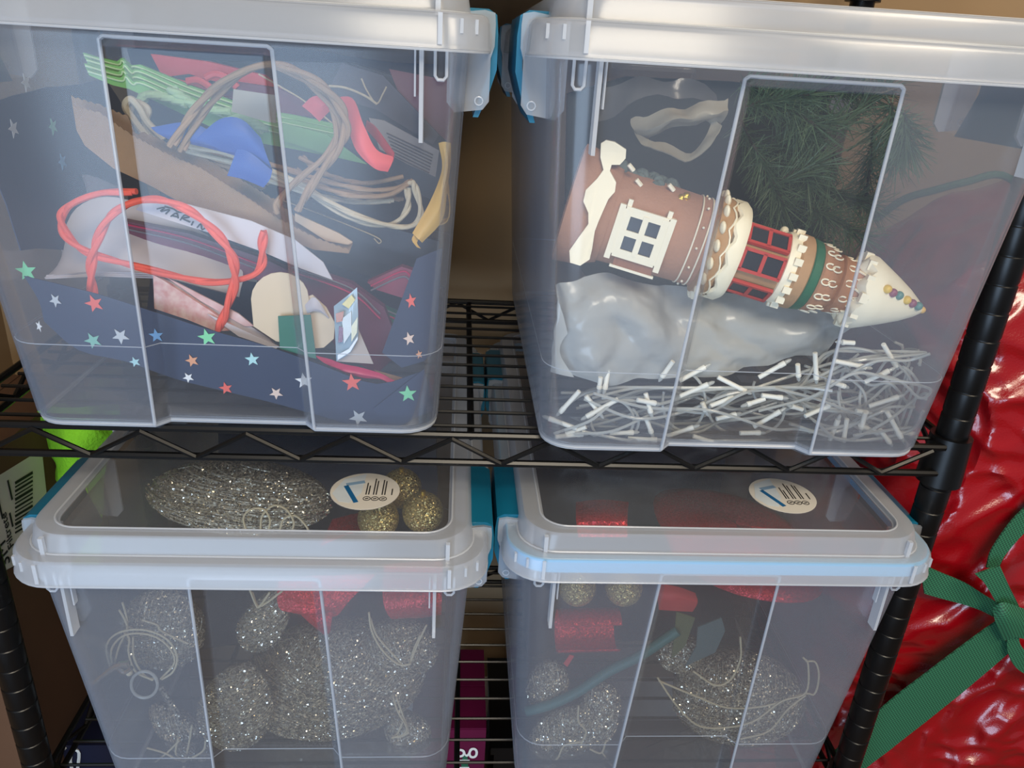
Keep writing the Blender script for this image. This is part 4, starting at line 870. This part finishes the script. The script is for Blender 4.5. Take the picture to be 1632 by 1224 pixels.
cords('cord_loops', 'ivory cord tied round the small tassel at the bottom left', [[(234, 1192), (262, 1200), (290, 1212), (322, 1198), (328, 1180)], [(246, 1216), (268, 1198), (286, 1180)], [(284, 1176), (280, 1200), (290, 1212), (294, 1224)], [(306, 1156), (300, 1190), (292, 1224)]], .650)
cords('cord_loops', 'thin crossed cords just under the rim in the middle', [[(398, 940), (408, 964), (414, 966), (430, 944)], [(402, 944), (414, 966), (450, 942)]], .640)
for i, (px, py, r, lab) in enumerate(((603, 826, 33, 'gold glitter ball nearest the lid front, left of the lower pair'), (674, 816, 33, 'gold glitter ball beside the lid frame on the right'), (640, 778, 32, 'gold glitter ball half behind the round lid sticker'))):
    c = W(px, py, .70 + (.055 if i == 2 else .0)); k = thing('glitter_ball', lab, 'bauble', c - Vector((0, 0, .0225)), 'gold glitter balls in the lower left bin')
    MB().ball(c, r * PX(.70 + (.055 if i == 2 else .0), px, py), 28, 18).build('ball', M_GOLDG, k); MB().tube([c + Vector((0, 0, .020)), c + Vector((0, 0, .026))], .0028, 8).build('cap', M_GOLD, k)
k = thing('red_ribbon', 'dark red glitter ribbon bow under the rim, over the broad mesh ornament', 'ribbon', W(520, 1000, .66), 'red glitter ribbons')
MB().surf(rows([(446, 920, .67), (520, 915, .675), (600, 915, .68)], [(444, 968, .652), (490, 968, .648), (560, 955, .66)], [(474, 975, .650), (510, 990, .648), (540, 978, .655)]), 16, 8, .001, jit=.004, jsc=30).build('bow_loop', M_REDG, k)
MB().surf(rows([(474, 974, .648), (500, 980, .646), (530, 975, .65)], [(490, 990, .647), (512, 1000, .645), (528, 996, .648)], [(505, 1003, .65), (518, 1012, .648), (526, 1008, .65)]), 8, 5, .001).build('bow_tail', M_REDG, k)
k = thing('red_ribbon', 'dark red glitter ribbon loop at the right end under the rim', 'ribbon', W(660, 990, .66), 'red glitter ribbons')
MB().surf(rows([(612, 900, .69), (660, 895, .69), (720, 895, .69)], [(610, 955, .654), (655, 955, .65), (715, 950, .655)], [(622, 985, .652), (660, 980, .650), (716, 975, .655)], [(640, 985, .67), (670, 985, .67), (712, 980, .67)]), 14, 10, .001).build('bow_loop', M_REDG, k)
k = tag(MB().surf(rows([(512, 870, .70), (560, 850, .72), (600, 850, .72)], [(530, 830, .75), (570, 820, .76), (610, 815, .76)]), 8, 5, .002).build('red_ribbon', M_REDG), 'flat red ribbon piece lying beneath the gold balls', 'ribbon')
dk_ = MB().surf([[V3(-0.325, .98, -.47), V3(-0.1725, 1.0, -.46), V3(-0.02, .98, -.47)], [V3(-0.325, .96, -.60), V3(-0.1725, .99, -.60), V3(-0.02, .97, -.60)], [V3(-0.325, .80, -.742), V3(-0.1725, .84, -.742), V3(-0.02, .82, -.742)]], 14, 12, .002, jit=.012, jsc=14).build('shade_sheet', mat('charcoal_shade', (52, 54, 66), .9, var=.3)); tag(dk_, 'charcoal cloth sheet added as shade at the back of the lower left bin behind the ornaments', 'backing')  # dark sheet added in place of the dim interior shade

CLAMP[0] = (.090, .417)
# ---- right lower bin
mesh_ornament('mesh_ornament', 'big silver mesh dome wound with ivory cord in the lower right bin', 1175, 1108, .70, .082, .060, .15, .05, 480, 1600, 'silver mesh ornaments in the lower right bin', lines=(.3, 1.5), seed=21)
mesh_ornament('mesh_ornament', 'silver mesh leaf lying along the left corner of the lower right bin', 905, 1165, .675, .05, .034, -.55, .02, 220, 800, 'silver mesh ornaments in the lower right bin', lines=(.2, 1.2), seed=22)
mesh_ornament('mesh_ornament', 'upright silver mesh leaf touching the panel bead on the left', 952, 1140, .68, .026, .05, .1, .02, 200, 700, 'silver mesh ornaments in the lower right bin', lines=(.05, 1.5), seed=23)
mesh_ornament('mesh_ornament', 'dim mesh ornament in the left corner beside the teal stem', 872, 1090, .69, .024, .034, .2, .02, 110, 300, 'silver mesh ornaments in the lower right bin', seed=24)
mesh_ornament('mesh_ornament', 'small mesh ornament behind the grey-green leaf strips', 1085, 1040, .72, .03, .026, .2, .02, 110, 260, 'silver mesh ornaments in the lower right bin', seed=25)
for i, (px, py, lab) in enumerate(((920, 936, 'left one of two gold glitter balls hanging under the sky blue rim'), (994, 936, 'right one of two gold glitter balls under the sky blue rim'))):
    c = W(px, py, .665); k = thing('glitter_ball', lab, 'bauble', c - Vector((0, 0, .022)), 'gold glitter balls in the lower right bin')
    MB().ball(c, 30 * PX(.665, px, py), 28, 18).build('ball', M_GOLDG, k); MB().tube([c + Vector((0, 0, .020)), c + Vector((0, 0, .026))], .0028, 8).build('cap', M_GOLD, k)
k = thing('red_ribbon', 'bright red glitter ribbon rolled into a wide loop under the gold balls', 'ribbon', W(936, 1045, .66))
rr = []
for a in [i * 2 * math.pi / 28 for i in range(29)]:
    r_ = 38 * PX(.67); dy, dz = r_ * math.cos(a), r_ * math.sin(a); l = W(888, 1005, .667); e = W(985, 1003, .667); o_ = Vector((0, -dy, dz)); rr.append([l + o_, l * .5 + e * .5 + o_, e + o_])
MB().surf(rr[4:27], 4, 40, .001).build('loop', M_REDG, k)
slab('tail', [(908, 1044), (915, 1046), (904, 1063), (898, 1058)], .650, .001, M_RED, k)
k = tag(MB().surf(rows([(918, 800, .75), (960, 796, .755), (1002, 800, .75)], [(918, 826, .70), (960, 822, .70), (1000, 826, .70)], [(922, 856, .69), (960, 856, .69), (1000, 856, .69)]), 10, 8, .001).build('red_ribbon', M_REDG), 'short red glitter ribbon arch seen through the lid on the left', 'ribbon')
k = thing('red_petal', 'huge red glitter petal shape filling the top of the lower right bin', 'ornament', W(1180, 1000, .70))
c = W(1215, 930, .72); rr = []
for j in range(9):
    f = j / 8; ring = []
    for i in range(33):
        a = 2 * math.pi * i / 32; x, y = .088 * math.cos(a), .115 * math.sin(a); ring.append(Vector((c.x - .012 + x * f - y * f * .25, c.y + .075 + y * f, c.z + .030 - .030 * f ** 2 * (1 if y < 0 else .5) + .004 * math.sin(3 * a) * f)))
    rr.append(ring)
mb = MB(); mb.loft(rr, 0); ob = mb.build('petal', M_REDG, k); sd = ob.modifiers.new('t', 'SOLIDIFY'); sd.thickness = .002
k2 = tag(MB().surf(rows([(1050, 930, .665), (1080, 935, .66), (1108, 945, .66)], [(1048, 950, .655), (1080, 952, .650), (1112, 960, .652)], [(1050, 972, .66), (1080, 974, .655), (1104, 975, .66)]), 10, 6, .001).build('red_ribbon', M_RED), 'plain red ribbon fold between the panel bead and the big red petal', 'ribbon')
st_ = tag(MB().tube(path([(838, 1134), (880, 1122), (925, 1100), (970, 1070), (1020, 1045), (1080, 1005)], 30, .662), .0058, 10).build('stem', M_STEM), 'thick teal green stem slanting up across the left of the lower right bin', 'stem'); st_.name = 'plant_stalk'
for i, (P, lab) in enumerate((([(1078, 975), (1108, 985), (1092, 1030), (1070, 1050), (1075, 1010)], 'olive leaf strip hanging left of the big mesh dome'), ([(1112, 1000), (1150, 985), (1156, 1005), (1140, 1040), (1092, 1062), (1110, 1030)], 'grey-green leaf strip above the big mesh dome'))):
    tag(slab('leaf_strip', P, .665 + .006 * i, .0015, mat('leaf_%d' % i, ((96, 104, 72), (88, 108, 110))[i], .4)), lab, 'leaf')
cords('cord_loops', 'long ivory cord wound round the big mesh dome with a free loop at right', [[(1048, 1080), (1075, 1120), (1110, 1155), (1150, 1160), (1200, 1150), (1245, 1118), (1284, 1104), (1288, 1060), (1280, 1048)], [(1050, 1085), (1110, 1110), (1160, 1128), (1220, 1125), (1280, 1106), (1312, 1106), (1316, 1080), (1300, 1056), (1284, 1054)], [(1180, 1178), (1225, 1165), (1256, 1130), (1284, 1108)], [(1180, 1015), (1180, 1050), (1165, 1082), (1140, 1092), (1105, 1070)]], .638)
cords('cord_loops', 'tangled ivory cords at the bottom left of the lower right bin', [[(922, 1125), (922, 1150), (934, 1166), (926, 1186)], [(928, 1182), (900, 1188), (890, 1206), (880, 1218)], [(940, 1194), (958, 1200), (966, 1180)], [(960, 1200), (975, 1220)]], .642, 'tangled cords')
k = tag(MB().surf(rows([(1165, 1196, .70), (1230, 1190, .69), (1300, 1200, .70)], [(1165, 1250, .66), (1235, 1250, .655), (1310, 1250, .66)]), 10, 5, .002).build('red_ribbon', M_RED), 'red ribbon piece lying on the floor of the lower right bin', 'ribbon')
wf = thing('wire_hook', 'thin bent grey wires lying on the floor of the lower right bin', 'wire', W(1100, 1210, .66))
for P in ([(1000, 1220), (1060, 1195), (1110, 1180)], [(1010, 1200), (1060, 1178), (1100, 1160)], [(1200, 1195), (1260, 1208), (1295, 1222)]): rope('wire', P, .66, .0006, M_BLACK, wf, n=14, sides=5)
dk_ = MB().surf([[V3(0.105, .98, -.47), V3(0.255, 1.0, -.46), V3(0.405, .98, -.47)], [V3(0.105, .96, -.60), V3(0.255, .99, -.60), V3(0.405, .97, -.60)], [V3(0.105, .80, -.742), V3(0.255, .84, -.742), V3(0.405, .82, -.742)]], 14, 12, .002, jit=.012, jsc=14).build('shade_sheet', mat('charcoal_shade', (52, 54, 66), .9, var=.3)); tag(dk_, 'charcoal cloth sheet added as shade at the back of the lower right bin behind the red petal', 'backing')  # same added sheet, its dark colour stands in for shade in this bin

# ================================================================== round the shelf
CLAMP[0] = None
# red tree bag
bag = thing('tree_bag', 'large glossy red tree storage bag with green straps, right of the shelf', 'bag', (.86, .92, 0))
def bagp(u, v):
    sx, sy = SQ[int(round(u * NU))]
    f = 1 - max(0, (v - .86) / .14) ** 2 * .55
    p = Vector((.87 + .345 * sx * f, .885 + .175 * sy * f, .002 + 1.10 * v))
    return p
NU, NV = 380, 300; G = []
sq_ = []
for i in range(3001):
    a = 2 * math.pi * i / 3000; ca, sa = math.cos(a), math.sin(a); sq_.append((math.copysign(abs(ca) ** .45, ca), math.copysign(abs(sa) ** .45, sa)))
cl_ = [0]
for a, b in zip(sq_[:-1], sq_[1:]): cl_.append(cl_[-1] + math.hypot((a[0] - b[0]) * .345, (a[1] - b[1]) * .175))
SQ = []; k_ = 0
for i in range(NU):
    t_ = cl_[-1] * i / NU
    while cl_[k_ + 1] < t_: k_ += 1
    f = (t_ - cl_[k_]) / max(1e-9, cl_[k_ + 1] - cl_[k_]); SQ.append((sq_[k_][0] * (1 - f) + sq_[k_ + 1][0] * f, sq_[k_][1] * (1 - f) + sq_[k_ + 1][1] * f))
import numpy as np
Dm = np.zeros((NV + 1, NU)); PP = []; QQ = []
for j in range(NV + 1):
    v = j / NV; PP.append([]); QQ.append([])
    for i in range(NU):
        p = bagp(i / NU, v); q = (p - Vector((.87, .885, p.z))).normalized(); PP[j].append(p); QQ[j].append(q)
        n1 = noise.noise(p * 4 + Vector((3, 1, 2))); n2 = noise.noise(p * 9 + Vector((7, 2, 1)))
        w_ = Vector((p.x * .7 + p.z * .5, p.y, p.z * .8 - p.x * .6)) * 8 + Vector((n1, n2, n1)) * 1.1
        d1, _ = noise.voronoi(w_); d2, _ = noise.voronoi(w_ * 2.7 + Vector((5, n2, 3)))
        fold = (1 - abs(noise.noise(Vector((p.x * 3 + p.z * 2.2 + n1, p.y * 3, p.z * 7 - p.x * 5))))) ** 5
        Dm[j, i] = .022 * n1 + .014 * (d1[0] - .4) + .010 * math.exp(-6 * (d1[1] - d1[0])) + .011 * (d2[0] - .4) + .007 * math.exp(-7 * (d2[1] - d2[0])) + .012 * fold
for _ in range(2):
    up_ = np.vstack([Dm[1:], Dm[-1:]]); dn_ = np.vstack([Dm[:1], Dm[:-1]]); Dm = .4 * Dm + .15 * (up_ + dn_ + np.roll(Dm, 1, 1) + np.roll(Dm, -1, 1))
for j in range(NV + 1):
    k_ = 0 if j / NV <= .02 else 1 if j / NV < .97 else .4
    G.append([PP[j][i] + QQ[j][i] * float(Dm[j, i]) * k_ for i in range(NU)])
MB().loft(G, 0, True, True).build('bag_body', mat('red_woven_tarp', (150, 4, 16), .28, spec=.6, scale=6, var=.3, bump=.2, bscale=420, coat=.5), bag)
def strap(P1, P2, Y=.672, th=.002, name='strap'):
    return MB().surf([[W(*p) if len(p) > 2 else W(p[0], p[1], Y) for p in P1], [W(*p) if len(p) > 2 else W(p[0], p[1], Y) for p in P2]], 16, 3, th, jit=.0015, jsc=20).build(name, M_STRAP, bag)
strap([(1330, 1200), (1404, 1132), (1480, 1070), (1540, 1025), (1586, 992)], [(1345, 1250), (1438, 1180), (1510, 1122), (1570, 1072), (1612, 1036)])
strap([(1470, 900), (1530, 925), (1570, 950), (1604, 968)], [(1474, 946), (1510, 956), (1560, 972), (1596, 990)], .69)
strap([(1554, 914), (1570, 930), (1590, 965), (1606, 990)], [(1592, 900), (1606, 930), (1622, 965), (1632, 995)], .668)
strap([(1572, 905), (1584, 870), (1630, 815), (1720, 740)], [(1592, 904), (1606, 880), (1650, 835), (1740, 765)], .685)
strap([(1602, 1010), (1606, 1040), (1630, 1070), (1720, 1110)], [(1622, 1000), (1624, 1025), (1650, 1045), (1730, 1075)], .664)
MB().surf(rows([(1582, 968, .662), (1600, 960, .656), (1632, 970, .66)], [(1586, 990, .656), (1606, 984, .650), (1636, 994, .654)], [(1600, 1022, .662), (1616, 1016, .656), (1640, 1020, .66)]), 8, 6, .006).build('strap_knot', M_STRAP, bag)
MB().tube(path([(1395, 350), (1440, 318), (1490, 303), (1540, 290), (1600, 280), (1660, 330)], 24, .80), .004, 8).build('carry_strap', M_STRAP, bag)

shade_box = thing('cardboard_box', 'added cardboard box, unseen on the top shelf, shading the back wall', 'box', (-.08, .83, ZC + .122))  # unseen box, added to keep light off the wall behind the gap
MB().box((-.08, .84, ZC + .26), (.62, .34, .27)).build('carton', M_BOX, shade_box, smooth=False); MB().box((-.08, .84, ZC + .397), (.62, .33, .004)).build('top_flap', M_BOX, shade_box, smooth=False)
# left: cardboard box with a label
BXR = -.505
cb_ = thing('cardboard_box', 'brown cardboard box with a barcode label, left of the lower bins', 'box', (-.585, .86, 0))
zt = ZC - .445
MB().box((-.585, .85, zt / 2), (.16, .30, zt)).build('carton', M_BOX, cb_, smooth=False)
for s_ in (-1, 1): MB().box((-.585 + s_ * .04, .85, zt + .002), (.078, .298, .004)).build('top_flap', M_BOX, cb_, smooth=False)
XL_ = BXR + .0006
lp = [WX(x, y, XL_) for x, y in ((-2, 758), (66, 716), (74, 790), (64, 880), (10, 908), (-2, 918))]
lab_ = MB().prism(lp, (.0005, 0, 0)).build('label', M_LABEL, cb_, smooth=False)
xt = XL_ + .0011
for i, wd in enumerate((3, 1.6, 2.4, 1.4, 3, 1.5, 2.2, 1.3, 2.6, 1.6, 3, 1.4, 2)):
    y = 770 + i * 6.6; a, b = WX(24, y, xt), WX(52, y - 17, xt); h = wd * .0006
    MB().prism([a - Vector((0, 0, h)), a + Vector((0, 0, h)), b + Vector((0, 0, h)), b - Vector((0, 0, h))], (.0002, 0, 0)).build('barcode_bar', M_INK, lab_, smooth=False)
text('lettering', '3M', WX(6, 884, xt), (0, 0, 1), (0, -1, 0), .026, M_INK, lab_)
text('lettering', 'Filtrete', WX(12, 846, xt), (0, 0, 1), (0, -1, 0), .016, M_INK, lab_)
for px, y0, y1 in ((16, 762, 800), (18, 815, 842), (1, 795, 830)):
    a, b = WX(px, y0, xt), WX(px, y1, xt); MB().box(((a + b) / 2), (.0003, .003, abs(a.z - b.z))).build('print_line', M_INK, lab_, smooth=False)
# lime fleece and green felt
k = thing('lime_fleece', 'lime green fleece roll with a dark green felt edge, behind the lower left lid clip', 'fabric', W(115, 800, .92))
MB().surf(rows([(52, 660, .90), (90, 650, .87), (140, 650, .87), (195, 655, .90)], [(72, 712, .89), (95, 712, .855), (140, 712, .855), (180, 715, .89)], [(92, 772, .89), (104, 776, .865), (130, 776, .865), (165, 775, .89)], [(100, 900, .89), (110, 900, .88), (130, 900, .88), (160, 900, .89)]), 16, 22, .02, jit=.006, jsc=40).build('fleece', M_LIME, k)
slab('felt', [(52, 660), (84, 735), (104, 780), (120, 900), (96, 900), (66, 735)], .90, .010, M_GRNFELT, k)
o = slab('white_card', [(140, 672), (185, 680), (184, 694), (168, 710), (158, 700)], .885, .003, M_WPAPER); tag(o, 'small pale card corner sticking out right of the lime fleece', 'card')
# boxes on the floor seen through the lower deck
k = thing('drink_carton', 'magenta carton with white lettering standing on the floor below the shelf gap', 'box', (-.02, .88, 0))
p0, p1 = W(655, 1160, .82), W(775, 1163, .82)
MB().box(((p0.x + p1.x) / 2, .90, p1.z / 2), (p1.x - p0.x, .16, p1.z)).build('carton', M_MAGBOX, k, smooth=False)
for f in (0, 1): MB().box(((p0.x + p1.x) / 2, .86 + .08 * f, p1.z + .001), (p1.x - p0.x, .078, .002)).build('top_flap', M_MAGBOX, k, smooth=False)
text('lettering', 'Sparkling', W(730, 1262, .8185), (0, 0, 1), (-1, 0, 0), .050, M_WHITE, k)
MB().prism([W(x, y, .819) for x, y in ((738, 1240), (735, 1218), (739, 1198), (745, 1206), (748, 1240))], (0, .001, 0)).build('printed_leaf', M_GREENP, k, smooth=False)
k = thing('black_crate', 'black plastic crate on the floor right of the magenta carton', 'crate', (.10, .92, 0))
q = W(778, 1186, .86)
MB().box((q.x + .11, .95, q.z / 2), (.20, .18, q.z - .012)).build('crate_body', M_BLACK, k, smooth=False); MB().box((q.x + .11, .95, q.z - .010), (.212, .19, .014)).build('crate_rim', M_BLACK, k, smooth=False)
k = thing('navy_carton', 'dark navy carton with pale loop print on the floor behind the left front post', 'box', (-.42, .80, 0))
q = W(100, 1188, .78)
MB().box((q.x + .045, .86, q.z / 2), (.12, .16, q.z)).build('carton', mat('navy_card', (22, 24, 46), .5), k, smooth=False)
for P in ([(84, 1230), (92, 1205), (104, 1192)], [(116, 1230), (112, 1210), (118, 1196), (126, 1200), (124, 1224)]): rope('printed_loop', P, .7785, .002, M_WHITE, k, n=12, sides=5)
